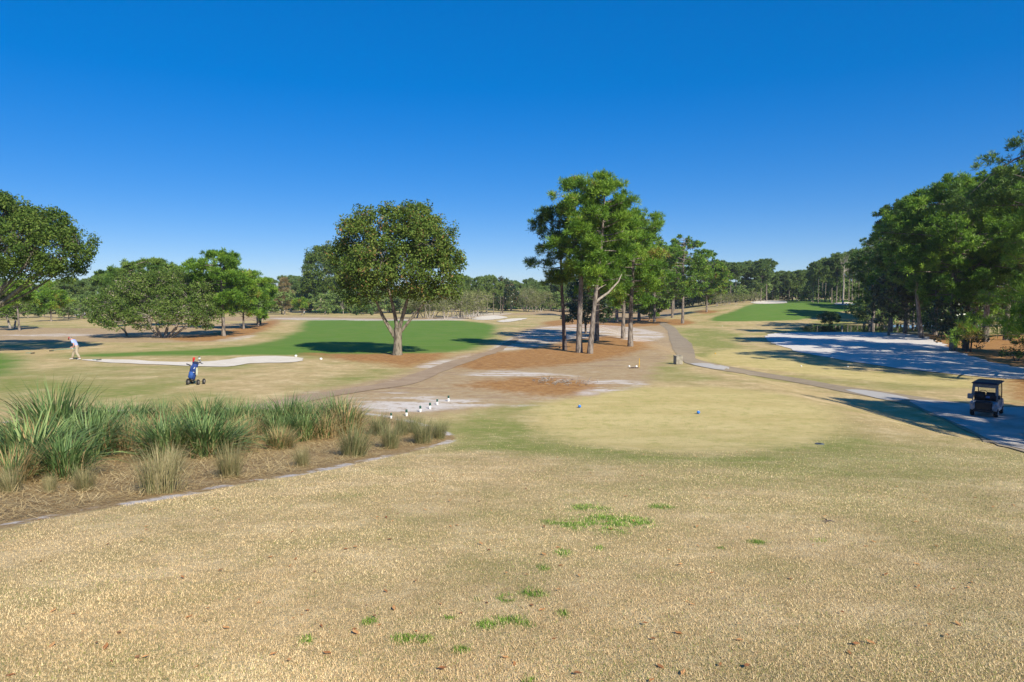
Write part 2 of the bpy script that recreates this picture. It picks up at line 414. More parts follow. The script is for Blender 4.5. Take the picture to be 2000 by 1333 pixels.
def weed_mask(X, Y):
    m = np.zeros(X.shape)
    sel = (Y > 2.5) & (Y < 16) & (np.abs(X) < 8)
    if not sel.any(): return m
    x, y = X[sel], Y[sel]; v = np.zeros(x.shape)
    for cx, cy, rx, ry in WE:
        q = np.sqrt(((x - cx) / rx) ** 2 + ((y - cy) / ry) ** 2)
        v = np.maximum(v, 1 - sstep(0.1, 1.6, q))
    n = fbm(x * 6, y * 9, 4)
    m[sel] = np.minimum(1, v * 1.3) * sstep(0.40, 0.66, n + 0.14 * v)
    return m

def green_mask(X, Y):
    """how olive-green the dry turf is, 0..1"""
    n = fbm(X * 0.16 + 3, Y * 0.16 + 8, 4); n2 = fbm(X * 0.9 + 11, Y * 0.9 + 2, 3)
    g = sstep(0.48, 0.72, n) * 0.55 + sstep(0.5, 0.75, n2) * 0.25
    near = sstep(16, 7, Y) * 0.0
    e = np.full(X.shape, 6.0)
    for p in GREENISH: e = np.minimum(e, sdf(p, X, Y))
    g = g + 0.62 * (1 - sstep(-1.4, 1.2, e)) * (0.45 + 0.9 * n2)
    g = g * (0.45 + 0.55 * sstep(8, 20, Y)) - near
    return np.clip(g, 0, 1)

def zone(name, X, Y):
    d = np.full(X.shape, 6.0)
    for p in Z[name]: d = np.minimum(d, sdf(p, X, Y))
    return d

def carve(X, Y):
    return 0.75 * (1 - sstep(-1.6, 0.3, sdf(POND, X, Y)))

# ------------------------------------------------------------------ ground sheet
def build_ground():
    fa = np.radians(np.linspace(-44, 44, 820)); ba = np.radians(np.linspace(44, 316, 76))[1:-1]
    phi = np.concatenate([fa, ba]); n = len(phi)
    r = np.concatenate([[0.6], np.exp(np.linspace(math.log(1.2), math.log(400), 470)), np.exp(np.linspace(math.log(430), math.log(3800), 16))])
    R, PH = np.meshgrid(r, phi, indexing='ij')
    X = (R * np.sin(PH)).ravel(); Y = (R * np.cos(PH)).ravel()
    Zc = ground_z(X, Y) - carve(X, Y)
    V = np.stack([X, Y, Zc], 1); V = np.concatenate([V, [[0, 0, float(ground_z(0, 0))]]])
    m = len(r); i = np.arange(m - 1)[:, None] * n; j = np.arange(n)[None, :]; j2 = (j + 1) % n
    Q = np.stack([i + j, i + j2, i + n + j2, i + n + j], -1).reshape(-1, 4)[:, ::-1]
    T = np.stack([np.arange(n), (np.arange(n) + 1) % n, np.full(n, len(V) - 1)], 1)
    at_ = {}
    for k in ('fair', 'tee', 'dirt', 'straw', 'white', 'bed', 'pond'):
        at_['z_' + k] = ('POINT', 'FLOAT', np.append(zone(k, X, Y), 6.0))
    at_['green'] = ('POINT', 'FLOAT', np.append(green_mask(X, Y), 0))
    at_['weed'] = ('POINT', 'FLOAT', np.append(weed_mask(X, Y), 0))
    s = NT('turf_and_soil'); co = s.coord()
    nA = s.noise(co, 0.35, 5, 0.6); nB = s.noise(co, 2.2, 5, 0.65); nC = s.noise(co, 9.0, 4, 0.7); nD = s.noise(co, 60.0, 3, 0.7)
    nS = s.noise(co, 1.1, 6, 0.7)
    mp = s.n('Mapping', {'Vector': co}); mp.inputs['Scale'].default_value = (0.28, 1, 1); mp.inputs['Rotation'].default_value = (0, 0, 0.35)
    nL = s.noise(mp.outputs[0], 0.9, 5, 0.68)
    # dormant turf
    tan = s.mix(s.rng(nC, 0.3, 0.7), (0.46, 0.325, 0.150), (0.58, 0.43, 0.215))
    tan = s.mix(s.math('MULTIPLY', s.rng(nL, 0.42, 0.72), 0.5), tan, (0.50, 0.385, 0.17))
    tan = s.mix(s.math('MULTIPLY', s.rng(nD, 0.42, 0.7), 0.30), tan, (0.27, 0.185, 0.095))
    mq = s.n('Mapping', {'Vector': co}); mq.inputs['Scale'].default_value = (0.35, 1, 1); mq.inputs['Rotation'].default_value = (0, 0, -0.2)
    nQ = s.noise(mq.outputs[0], 0.33, 6, 0.7)
    tan = s.mix(s.math('MULTIPLY', s.rng(nQ, 0.48, 0.66), 0.42), tan, (0.33, 0.275, 0.095))
    tan = s.mix(s.math('MULTIPLY', s.rng(nQ, 0.47, 0.33), 0.4), tan, (0.60, 0.47, 0.23))
    nT = s.noise(co, 4.5, 6, 0.75); nU = s.noise(co, 0.8, 7, 0.78)
    tan = s.mix(s.math('MULTIPLY', s.rng(nT, 0.52, 0.70), 0.55), tan, (0.30, 0.225, 0.10))
    tan = s.mix(s.math('MULTIPLY', s.rng(nT, 0.48, 0.32), 0.55), tan, (0.68, 0.53, 0.29))
    tan = s.mix(s.math('MULTIPLY', s.rng(nU, 0.50, 0.62), 0.60), tan, (0.34, 0.275, 0.105))
    tan = s.mix(s.math('MULTIPLY', s.rng(nU, 0.49, 0.38), 0.60), tan, (0.70, 0.54, 0.30))
    gr = s.math('MULTIPLY', s.attr('green').outputs['Fac'], s.rng(nB, 0.25, 0.6, 0.45, 1.0))
    col = s.mix(gr, tan, (0.235, 0.25, 0.065))
    col = s.mix(s.attr('weed').outputs['Fac'], col, (0.17, 0.22, 0.05))
    nM = s.math('MULTIPLY', s.math('ADD', nA, nS), 0.5)
    def m_(name, amp, wd, nz, off=0.0):
        e = s.math('ADD', s.attr('z_' + name).outputs['Fac'], s.math('MULTIPLY', s.math('SUBTRACT', nz, 0.5), amp))
        return s.rng(e, wd + off, -wd + off)
    # closely mown tee
    teec = s.mix(s.rng(nL, 0.35, 0.65), (0.52, 0.405, 0.165), (0.60, 0.475, 0.21))
    teec = s.mix(s.math('MULTIPLY', s.rng(nB, 0.46, 0.7), 0.6), teec, (0.35, 0.325, 0.09))
    teec = s.mix(s.math('MULTIPLY', s.rng(nA, 0.5, 0.72), 0.4), teec, (0.37, 0.34, 0.10))
    teec = s.mix(s.math('MULTIPLY', s.rng(nT, 0.52, 0.72), 0.35), teec, (0.38, 0.32, 0.11)); teec = s.mix(s.math('MULTIPLY', s.rng(nU, 0.48, 0.34), 0.4), teec, (0.68, 0.54, 0.26))
    col = s.mix(m_('tee', 1.6, 0.8, nB), col, teec)
    # overseeded green
    g1 = s.mix(s.rng(nL, 0.35, 0.7), (0.102, 0.20, 0.026), (0.142, 0.228, 0.042))
    g1 = s.mix(s.math('MULTIPLY', s.rng(nU, 0.52, 0.66), 0.35), g1, (0.20, 0.235, 0.06))
    g1 = s.mix(s.math('MULTIPLY', s.rng(nA, 0.45, 0.7), 0.45), g1, (0.17, 0.215, 0.055))
    col = s.mix(m_('fair', 3.0, 1.3, nA), col, g1)
    # bare dirt, pine straw, white sand
    d1 = s.mix(s.rng(nB, 0.35, 0.68), (0.39, 0.268, 0.140), (0.46, 0.345, 0.20))
    d1 = s.mix(s.math('MULTIPLY', s.rng(nL, 0.5, 0.68), 0.65), d1, (0.29, 0.19, 0.125))
    d1 = s.mix(s.math('MULTIPLY', s.rng(nT, 0.54, 0.7), 0.7), d1, (0.22, 0.14, 0.085)); d1 = s.mix(s.math('MULTIPLY', s.rng(nU, 0.46, 0.34), 0.5), d1, (0.55, 0.44, 0.32))
    col = s.mix(m_('dirt', 4.0, 0.7, nM), col, d1)
    s1 = s.mix(s.rng(nB, 0.3, 0.7), (0.31, 0.152, 0.052), (0.44, 0.243, 0.092))
    s1 = s.mix(s.math('MULTIPLY', s.rng(nT, 0.5, 0.68), 0.8), s1, (0.17, 0.09, 0.045)); s1 = s.mix(s.math('MULTIPLY', s.rng(nU, 0.56, 0.7), 0.6), s1, (0.50, 0.33, 0.16))
    col = s.mix(m_('straw', 6.0, 1.1, nM), col, s1)
    wn = s.math('MULTIPLY', m_('white', 2.6, 0.5, nS), s.math('MULTIPLY', s.rng(nL, 0.42, 0.57), s.rng(nB, 0.30, 0.50)))
    col = s.mix(s.math('MULTIPLY', wn, 0.9), col, s.mix(nC, (0.56, 0.49, 0.42), (0.74, 0.68, 0.62)))
    # planting bed with a washed sand rim
    b1 = s.mix(s.rng(nC, 0.3, 0.7), (0.28, 0.185, 0.08), (0.48, 0.345, 0.165))
    b1 = s.mix(s.rng(nD, 0.45, 0.7), b1, (0.15, 0.08, 0.045))
    col = s.mix(m_('bed', 0.25, 0.05, nB), col, b1)
    e = s.math('ABSOLUTE', s.math('ADD', s.attr('z_bed').outputs['Fac'], s.math('MULTIPLY', s.math('SUBTRACT', nB, 0.42), 0.5)))
    rim = s.math('MULTIPLY', s.rng(e, 0.20, 0.06), s.math('MULTIPLY', s.rng(nS, 0.45, 0.56), s.rng(nC, 0.3, 0.5)))
    col = s.mix(rim, col, (0.56, 0.50, 0.45))
    # muddy pond bank
    col = s.mix(m_('pond', 0.6, 0.4, nB, 0.1), col, (0.06, 0.05, 0.03))
    h = s.math('ADD', nC, s.math('MULTIPLY', nD, 0.6))
    m = s.finish(col, 0.92, h, 0.55, 0.05, spec=0.12)
    o = link('ground', np_mesh('ground', V, [Q, T], m, True, at_))
    tag(o, 'rolling dormant golf course turf with green fairways, bare dirt and pine straw', 'ground', kind='structure')
build_ground()

def sheet(name, poly, m, lift, label, step, cat='ground', extra=None):
    """a polygon draped over the ground"""
    bm = bmesh.new()
    f = bm.faces.new([bm.verts.new((p[0], p[1], 0)) for p in poly])
    bmesh.ops.triangulate(bm, faces=bm.faces[:])
    lo, hi = np.min(poly, 0), np.max(poly, 0)
    for ax in (0, 1):
        no = (1, 0, 0) if ax == 0 else (0, 1, 0)
        for v in np.arange(lo[ax] + step, hi[ax], step):
            co = (v, 0, 0) if ax == 0 else (0, v, 0)
            bmesh.ops.bisect_plane(bm, geom=bm.verts[:] + bm.edges[:] + bm.faces[:], plane_co=co, plane_no=no)
    X = np.array([v.co.x for v in bm.verts]); Y = np.array([v.co.y for v in bm.verts])
    zz = ground_z(X, Y) + lift
    if extra: zz = zz + extra(X, Y)
    for v, z in zip(bm.verts, zz): v.co.z = z
    bmesh.ops.recalc_face_normals(bm, faces=bm.faces[:])
    me = bpy.data.meshes.new(name); bm.to_mesh(me); bm.free(); me.materials.append(m)
    me.polygons.foreach_set('use_smooth', [True] * len(me.polygons))
    if len(me.polygons) and sum(p.normal.z for p in me.polygons) < 0: me.flip_normals()
    o = link(name, me); tag(o, label, cat, kind='structure'); return o

def sand_material(name, a, b):
    s = NT(name); co = s.coord(); n1 = s.noise(co, 1.2, 5, 0.6); n2 = s.noise(co, 14, 4, 0.6)
    mp = s.n('Mapping', {'Vector': co}); mp.inputs['Scale'].default_value = (0.4, 1, 1)
    n3 = s.noise(mp.outputs[0], 5, 3)
    return s.finish(s.mix(s.rng(n1, 0.3, 0.7), a, b), 0.95, s.math('ADD', n2, s.math('MULTIPLY', n3, 1.5)), 0.5, 0.05, spec=0.1)
M_SAND = sand_material('bunker_sand', (0.64, 0.565, 0.45), (0.73, 0.655, 0.54))
M_WHITESAND = sand_material('white_quartz_sand', (0.60, 0.545, 0.49), (0.70, 0.645, 0.585))
def path_material(name, a, b, c):
    s = NT(name); co = s.coord(); n1 = s.noise(co, 0.7, 5, 0.6); n2 = s.noise(co, 5, 5, 0.7); n3 = s.noise(co, 70, 2)
    col = s.mix(s.rng(n1, 0.3, 0.7), a, b); col = s.mix(s.math('MULTIPLY', s.rng(n2, 0.5, 0.75), 0.6), col, c)
    return s.finish(col, 0.9, n3, 0.3, 0.01, spec=0.2)
M_PATH = path_material('worn_path', (0.27, 0.21, 0.14), (0.34, 0.27, 0.18), (0.42, 0.325, 0.21))
M_DIRTPATH = path_material('dirt_path', (0.30, 0.21, 0.13), (0.38, 0.275, 0.175), (0.44, 0.33, 0.215))
M_CONC = path_material('pale_concrete', (0.40, 0.37, 0.335), (0.47, 0.44, 0.40), (0.33, 0.30, 0.26))

def jag(poly, amp, seed, per=1.5):
    """uneven edge"""
    q = np.array(poly); o = []
    for i in range(len(q)):
        a, b = q[i], q[(i + 1) % len(q)]; L = np.linalg.norm(b - a); k = max(1, int(L / per))
        for j in range(k):
            p = a + (b - a) * j / k
            n = np.array([vnoise(p[0] * 1.3 + seed, p[1] * 1.3), vnoise(p[0] * 1.3, p[1] * 1.3 + seed)]) - 0.5
            o.append(p + n * amp * 2)
    return np.array(o)

sheet('sand_bunker', jag(world_poly([(165, 703), (250, 703.5), (330, 708), (420, 706), (470, 699), (520, 696.5), (575, 698), (593, 704), (560, 709.5), (490, 710.5), (440, 717), (380, 716), (300, 713), (200, 708)]), 0.2, 3), M_SAND, 0.03, 'long pale sand bunker behind the blue golf bag', 1.2, 'bunker')
sheet('sand_bunker', jag(world_poly([(922, 623.5), (945, 618), (972, 617), (992, 621), (962, 625), (935, 625.5)], 3), 0.3, 5), M_SAND, 0.05, 'small sand bunker at the far right end of the green fairway, nearer its left path', 3, 'bunker')
sheet('sand_bunker', jag(world_poly([(970, 628), (1000, 623), (1030, 622.5), (1012, 627), (985, 630)], 3), 0.3, 7), M_SAND, 0.05, 'small slanting sand bunker just right of the fairway end bunker', 3, 'bunker')
sheet('sand_bunker', jag(world_poly([(1498, 655), (1530, 651), (1600, 649.5), (1700, 650), (1790, 655), (1830, 668), (1880, 690), (1960, 713), (2050, 728), (2000, 741), (1900, 736), (1780, 723), (1690, 711), (1600, 696), (1540, 682), (1503, 667)]), 0.5, 9), M_WHITESAND, 0.04, 'wide white waste bunker beside the pond, mostly in pine shade', 1.5, 'bunker')
sheet('sand_bunker', jag(world_poly([(1466, 590.5), (1500, 587.5), (1534, 589), (1532, 593), (1480, 594)], 3), 0.4, 11), M_SAND, 0.08, 'white bunker left of the far right green', 4, 'bunker')
sheet('sand_bunker', jag(world_poly([(1630, 593), (1660, 591), (1700, 592), (1700, 597), (1640, 596)], 3), 0.4, 13), M_SAND, 0.08, 'narrow sand bunker right of the far right green', 4, 'bunker')
sheet('sand_bunker', jag(world_poly([(520, 605), (560, 600.5), (600, 599.5), (622, 602), (565, 606), (528, 608)], 3), 0.4, 15), M_SAND, 0.08, 'bright sand bunker at the far left treeline', 4, 'bunker')
sheet('sand_bunker', jag(world_poly([(1003, 594.5), (1030, 593), (1050, 593.5), (1030, 596), (1008, 596.5)], 3), 0.3, 17), M_SAND, 0.08, 'sliver of bunker sand behind the distant centre flag', 4, 'bunker')
sheet('cart_path', jag(world_poly([(1296, 630), (1318, 640), (1330, 655), (1350, 672), (1357, 690), (1362, 702), (1400, 711.5), (1470, 725), (1560, 740), (1650, 756), (1750, 769), (1850, 784), (1950, 794), (2120, 806), (2150, 920), (2000, 883), (1940, 868), (1880, 838), (1820, 812), (1770, 792), (1720, 780), (1640, 765), (1560, 749), (1470, 734), (1400, 723), (1350, 713), (1328, 702), (1316, 685), (1308, 665), (1303, 645), (1288, 634)], 3), 0.12, 19), M_PATH, 0.025, 'grey brown cart path curving past the wooden box to the parked cart', 1.0, 'path')
sheet('cart_path', jag(world_poly([(470, 796), (540, 783), (640, 765), (720, 754), (780, 742), (820, 727), (870, 709), (930, 693), (965, 683), (985, 672), (1005, 660), (1012, 664), (992, 676), (975, 688), (940, 699), (895, 716), (850, 735), (800, 752), (720, 764), (640, 777), (540, 800)], 3), 0.2, 21), M_DIRTPATH, 0.02, 'brown dirt path from the ornamental grasses up to the pines', 1.0, 'path')
sheet('concrete_apron', world_poly([(1650, 762.5), (1690, 763.5), (1750, 773), (1778, 781), (1732, 782.5), (1690, 773)], 2), M_CONC, 0.035, 'pale concrete slab in the path before the cart', 1.0, 'path')
sheet('concrete_apron', world_poly([(1348, 711), (1385, 711.5), (1424, 718), (1414, 724), (1372, 718)], 2), M_CONC, 0.035, 'pale concrete slab in the path beside the wooden box', 1.0, 'path')
s = NT('parking_concrete'); co = s.coord(); _n = s.noise(co, 0.6, 5, 0.7)
M_LOT = s.finish(s.mix(s.rng(_n, 0.35, 0.6), (0.36, 0.31, 0.26), (0.47, 0.43, 0.385)), 0.9, s.noise(co, 40, 2), 0.3, 0.01, spec=0.2)
sheet('concrete_apron', world_poly([(1778, 782), (1850, 786), (1950, 797), (2110, 809), (2140, 912), (2000, 880), (1945, 866), (1885, 836), (1830, 812), (1795, 796)], 3), M_LOT, 0.035, 'wide pale concrete apron under the parked golf cart', 1.0, 'path')

# pond
s = NT('pond_water'); co = s.coord(); mp = s.n('Mapping', {'Vector': co}); mp.inputs['Scale'].default_value = (1, 0.35, 1)
M_WATER = s.finish((0.012, 0.016, 0.012), 0.03, s.noise(mp.outputs[0], 2.2, 2), 0.04, 0.03, spec=0.6)
_pz = CAMZ - POND_D - 0.10
_pp = POND * 1.0
bm = bmesh.new(); bm.faces.new([bm.verts.new((p[0], p[1], _pz)) for p in _pp]); bmesh.ops.triangulate(bm, faces=bm.faces[:])
me = bpy.data.meshes.new('pond_water'); bm.to_mesh(me); bm.free(); me.materials.append(M_WATER)
if sum(p.normal.z for p in me.polygons) < 0: me.flip_normals()
tag(link('pond_water', me), 'dark still pond reflecting the pines behind the white bunker', 'water', kind='structure')

# ------------------------------------------------------------------ near turf as real blades
def blade_field():
    rg = np.random.default_rng(11)
    N = 1500000
    y = np.exp(rg.uniform(math.log(2.4), math.log(26), N)); x = y * rg.uniform(-0.98, 0.98, N)
    keep = (sdf(BED, x, y) > 0.05 + 0.25 * (vnoise(x * 3, y * 3) - .5)) & (zone('tee', x, y) > -0.05) & (zone('dirt', x, y) > 0.1)
    for nm in ('cart_path', 'concrete_apron'): pass
    lotd = sdf(world_poly([(1650, 756), (1750, 769), (1850, 784), (1950, 794), (2150, 810), (2150, 920), (2000, 883), (1940, 868), (1880, 838), (1820, 812), (1770, 792), (1720, 780), (1640, 765)], 2), x, y)
    keep &= lotd > 0
    keep &= rg.random(N) > sstep(9, 25, y) ** 0.7
    x, y = x[keep], y[keep]; n = len(x)
    z = ground_z(x, y) - 0.004
    wm = weed_mask(x, y); gm = green_mask(x, y)
    lod = np.maximum(1.0, y / 6.0) ** 0.55
    ln = rg.uniform(0.010, 0.027, n) * lod ** 0.6 * (1 + 0.5 * wm); wd = rg.uniform(0.0017, 0.0036, n) * lod
    az = rg.uniform(0, 2 * math.pi, n); tilt = np.abs(rg.normal(0.95, 0.4, n)); tilt = np.clip(tilt, 0.05, 1.45) * (1 - 0.4 * wm)
    dx, dy, dz = np.sin(tilt) * np.cos(az), np.sin(tilt) * np.sin(az), np.cos(tilt)
    fa = az + math.pi / 2 + rg.normal(0, 0.5, n)
    wx, wy = np.cos(fa) * wd, np.sin(fa) * wd
    B = np.stack([x, y, z], 1); W = np.stack([wx, wy, np.zeros(n)], 1); Dv = np.stack([dx, dy, dz], 1) * ln[:, None]
    V = np.empty((n, 3, 3)); V[:, 0] = B - W; V[:, 1] = B + W; V[:, 2] = B + Dv
    # colours per blade
    t = rg.random(n)
    big = fbm(x * 0.5, y * 0.5, 3)
    pale, mid, brn = np.array([0.76, 0.60, 0.37]), np.array([0.66, 0.50, 0.285]), np.array([0.42, 0.29, 0.16])
    t = np.clip(t + 0.5 * (big - 0.5), 0, 1)
    c = np.where((t < 0.22)[:, None], brn, np.where((t < 0.62)[:, None], mid, pale))
    gsel = rg.random(n) < gm * 0.75 + 0.17 * sstep(.5, .78, fbm(x * 1.7 + 5, y * 1.7, 4)) + 0.02 + 0.10 * sstep(1, 6, x) * fbm(x * .6, y * .6 + 4, 3)
    c[gsel] = np.array([0.24, 0.265, 0.08]) * rg.uniform(0.7, 1.35, (gsel.sum(), 1))
    wsel = rg.random(n) < wm * 0.78
    c[wsel] = np.array([0.19, 0.31, 0.05]) * rg.uniform(0.6, 1.4, (wsel.sum(), 1))
    lf_ = fbm(x * .28 + 2, y * .28 + 6, 3); l2 = fbm(x * .9, y * .9 + 3, 3)
    c = c * (0.80 + 0.40 * sstep(.3, .7, .6 * lf_ + .4 * l2))[:, None] * np.array([1.15, 1.14, 1.06])
    brn_ = (0.3 * sstep(.45, .7, fbm(x * .45 + 31, y * .45, 3)) * sstep(9, 4, y))[:, None]
    c = c * (1 - brn_ * np.array([.10, .24, .34]))
    c = c * rg.uniform(0.86, 1.12, (n, 1))
    col = np.concatenate([np.clip(c, 0, 1), np.ones((n, 1))], 1)
    s = NT('dormant_grass_blade'); a = s.attr('col')
    p = s.n('BsdfPrincipled', {'Base Color': a.outputs['Color'], 'Roughness': 0.7, 'Specular IOR Level': 0.2})
    tr = s.n('BsdfTranslucent', {'Color': a.outputs['Color']}); mx = s.n('MixShader', {0: 0.22})
    s.t.links.new(p.outputs[0], mx.inputs[1]); s.t.links.new(tr.outputs[0], mx.inputs[2]); s.t.links.new(mx.outputs[0], s.out.inputs['Surface'])
    me = np_mesh('dry_grass', V.reshape(-1, 3), [np.arange(n * 3).reshape(-1, 3)], s.m, False, {'col': ('FACE', 'FLOAT_COLOR', col)})
    tag(link('dry_grass', me), 'short dry straw coloured turf blades covering the near slope', 'grass', kind='stuff')
blade_field()

def leaf_litter():
    rg = np.random.default_rng(23); nb = NB(); n = 330
    y = np.exp(rg.uniform(math.log(2.7), math.log(16), n)); x = y * rg.uniform(-0.85, 0.85, n) ** 1
    cols = []
    for i in range(n):
        if sdf(BED, x[i:i+1], y[i:i+1])[0] < -0.4 and rg.random() < 0.3: continue
        s_ = rg.uniform(0.011, 0.030); a = rg.uniform(0, 6.28); c, sn = math.cos(a), math.sin(a)
        z0 = float(ground_z(x[i], y[i])) + rg.uniform(0.004, 0.018)
        pts = np.array([(-1, 0, .0), (-.3, .45, .3), (.5, .4, .2), (1.1, 0, .5), (.5, -.4, .25), (-.3, -.45, .25)]) * s_
        R = np.array([[c, -sn, 0], [sn, c, 0], [0, 0, 1]]); V = pts @ R.T + (x[i], y[i], z0)
        nb.add(V, np.array([[0, 1, 2, 3], [0, 3, 4, 5]]), rg.random())
    m = leaf_mat('fallen_leaf', (0.22, 0.09, 0.035), (0.42, 0.19, 0.07), (0.56, 0.30, 0.12), 0.6, 0.15, 0.3)
    tag(link('fallen_leaves', nb.mesh('fallen_leaves', m)), 'scattered small orange brown fallen leaves on the near turf', 'leaves', kind='stuff')
leaf_litter()

def bed_straw():
    rg = np.random.default_rng(31); N = 130000
    lo, hi = BED.min(0), BED.max(0)
    x = rg.uniform(max(lo[0], -16), hi[0], N); y = rg.uniform(lo[1], hi[1], N)
    k = sdf(BED, x, y) < -0.28; x, y = x[k], y[k]
    k = fbm(x * 1.2, y * 1.2, 3) > 0.38; x, y = x[k], y[k]; n = len(x)
    z = ground_z(x, y) + rg.uniform(0.0, 0.05, n)
    az = rg.uniform(0, 6.283, n); ln = rg.uniform(0.06, 0.24, n); wd = rg.uniform(0.0017, 0.0036, n)
    d = np.stack([np.cos(az), np.sin(az), rg.normal(0.05, 0.18, n)], 1) * ln[:, None]
    wv = np.stack([-np.sin(az), np.cos(az), np.zeros(n)], 1) * wd[:, None]
    B = np.stack([x, y, z], 1); V = np.empty((n, 4, 3)); V[:, 0] = B - wv; V[:, 1] = B + d - wv; V[:, 2] = B + d + wv; V[:, 3] = B + wv
    m = leaf_mat('bed_straw', (0.24, 0.15, 0.06), (0.49, 0.36, 0.165), (0.64, 0.50, 0.26), 0.8, 0.1, 0.15)
    me = np_mesh('straw_mulch', V.reshape(-1, 3), [np.arange(n * 4).reshape(-1, 4)], m, False, {'tint': ('FACE', 'FLOAT', rg.random(n))})
    tag(link('straw_mulch', me), 'loose straw and dead blades lying in the planting bed', 'mulch', kind='stuff')
bed_straw()
# ------------------------------------------------------------------ trees
def bez(a, b, c, n=6):
    a, b, c = [np.array(tuple(q), float) for q in (a, b, c)]
    t = np.linspace(0, 1, n)[:, None]
    return (1 - t) ** 2 * a + 2 * t * (1 - t) * b + t * t * c

def leaves(nb, rg, cen, rad, n, size, up=0.35, flat=1.0, tint=None, aspect=0.5):
    """n small leaf faces through a ball-shaped clump"""
    d = rg.normal(0, 1, (n, 3)); d /= np.linalg.norm(d, axis=1)[:, None]
    r = rad * rg.uniform(0.15, 1.0, n) ** 0.5
    P = cen + d * r[:, None] * np.array([1, 1, flat])
    nrm = d * 0.7 + rg.normal(0, 0.65, (n, 3)) + np.array([0, 0, up]); nrm /= np.linalg.norm(nrm, axis=1)[:, None]
    t = rg.normal(0, 1, (n, 3)); t -= nrm * (t * nrm).sum(1)[:, None]; t /= np.linalg.norm(t, axis=1)[:, None]
    b = np.cross(nrm, t); s = size * rg.uniform(0.6, 1.3, n)[:, None]
    V = np.empty((n, 4, 3)); V[:, 0] = P - t * s; V[:, 1] = P - b * s * aspect; V[:, 2] = P + t * s; V[:, 3] = P + b * s * aspect
    base = rg.uniform(0.25, 0.75) if tint is None else tint
    nb.add(V.reshape(-1, 3), np.arange(n * 4).reshape(-1, 4), np.clip(base + rg.normal(0, 0.2, n), 0, 1))

def tufts(nb, rg, P, dirs, nn=13, ln=0.34, wd=0.028, tint=0.5):
    """pine needle tufts at points P"""
    P = np.asarray(P); m = len(P)
    D = np.repeat(np.asarray(dirs), nn, 0) * rg.uniform(0.2, 0.9, (m * nn, 1)) + rg.normal(0, 0.55, (m * nn, 3)) + np.array([0, 0, 0.18])
    D /= np.linalg.norm(D, axis=1)[:, None]
    A = np.repeat(P, nn, 0) + D * 0.03
    t = np.cross(D, rg.normal(0, 1, (m * nn, 3))); t /= np.linalg.norm(t, axis=1)[:, None] + 1e-9
    L = ln * rg.uniform(0.65, 1.2, (m * nn, 1))
    V = np.empty((m * nn, 4, 3)); V[:, 0] = A - t * wd * .35; V[:, 1] = A + D * L * .55 - t * wd; V[:, 2] = A + D * L + t * wd * .1; V[:, 3] = A + D * L * .55 + t * wd * .7
    tt = np.repeat(np.broadcast_to(tint, (m,)) + rg.normal(0, 0.11, m), nn) + rg.normal(0, 0.12, m * nn)
    nb.add(V.reshape(-1, 3), np.arange(m * nn * 4).reshape(-1, 4), np.clip(tt, 0, 0.96))

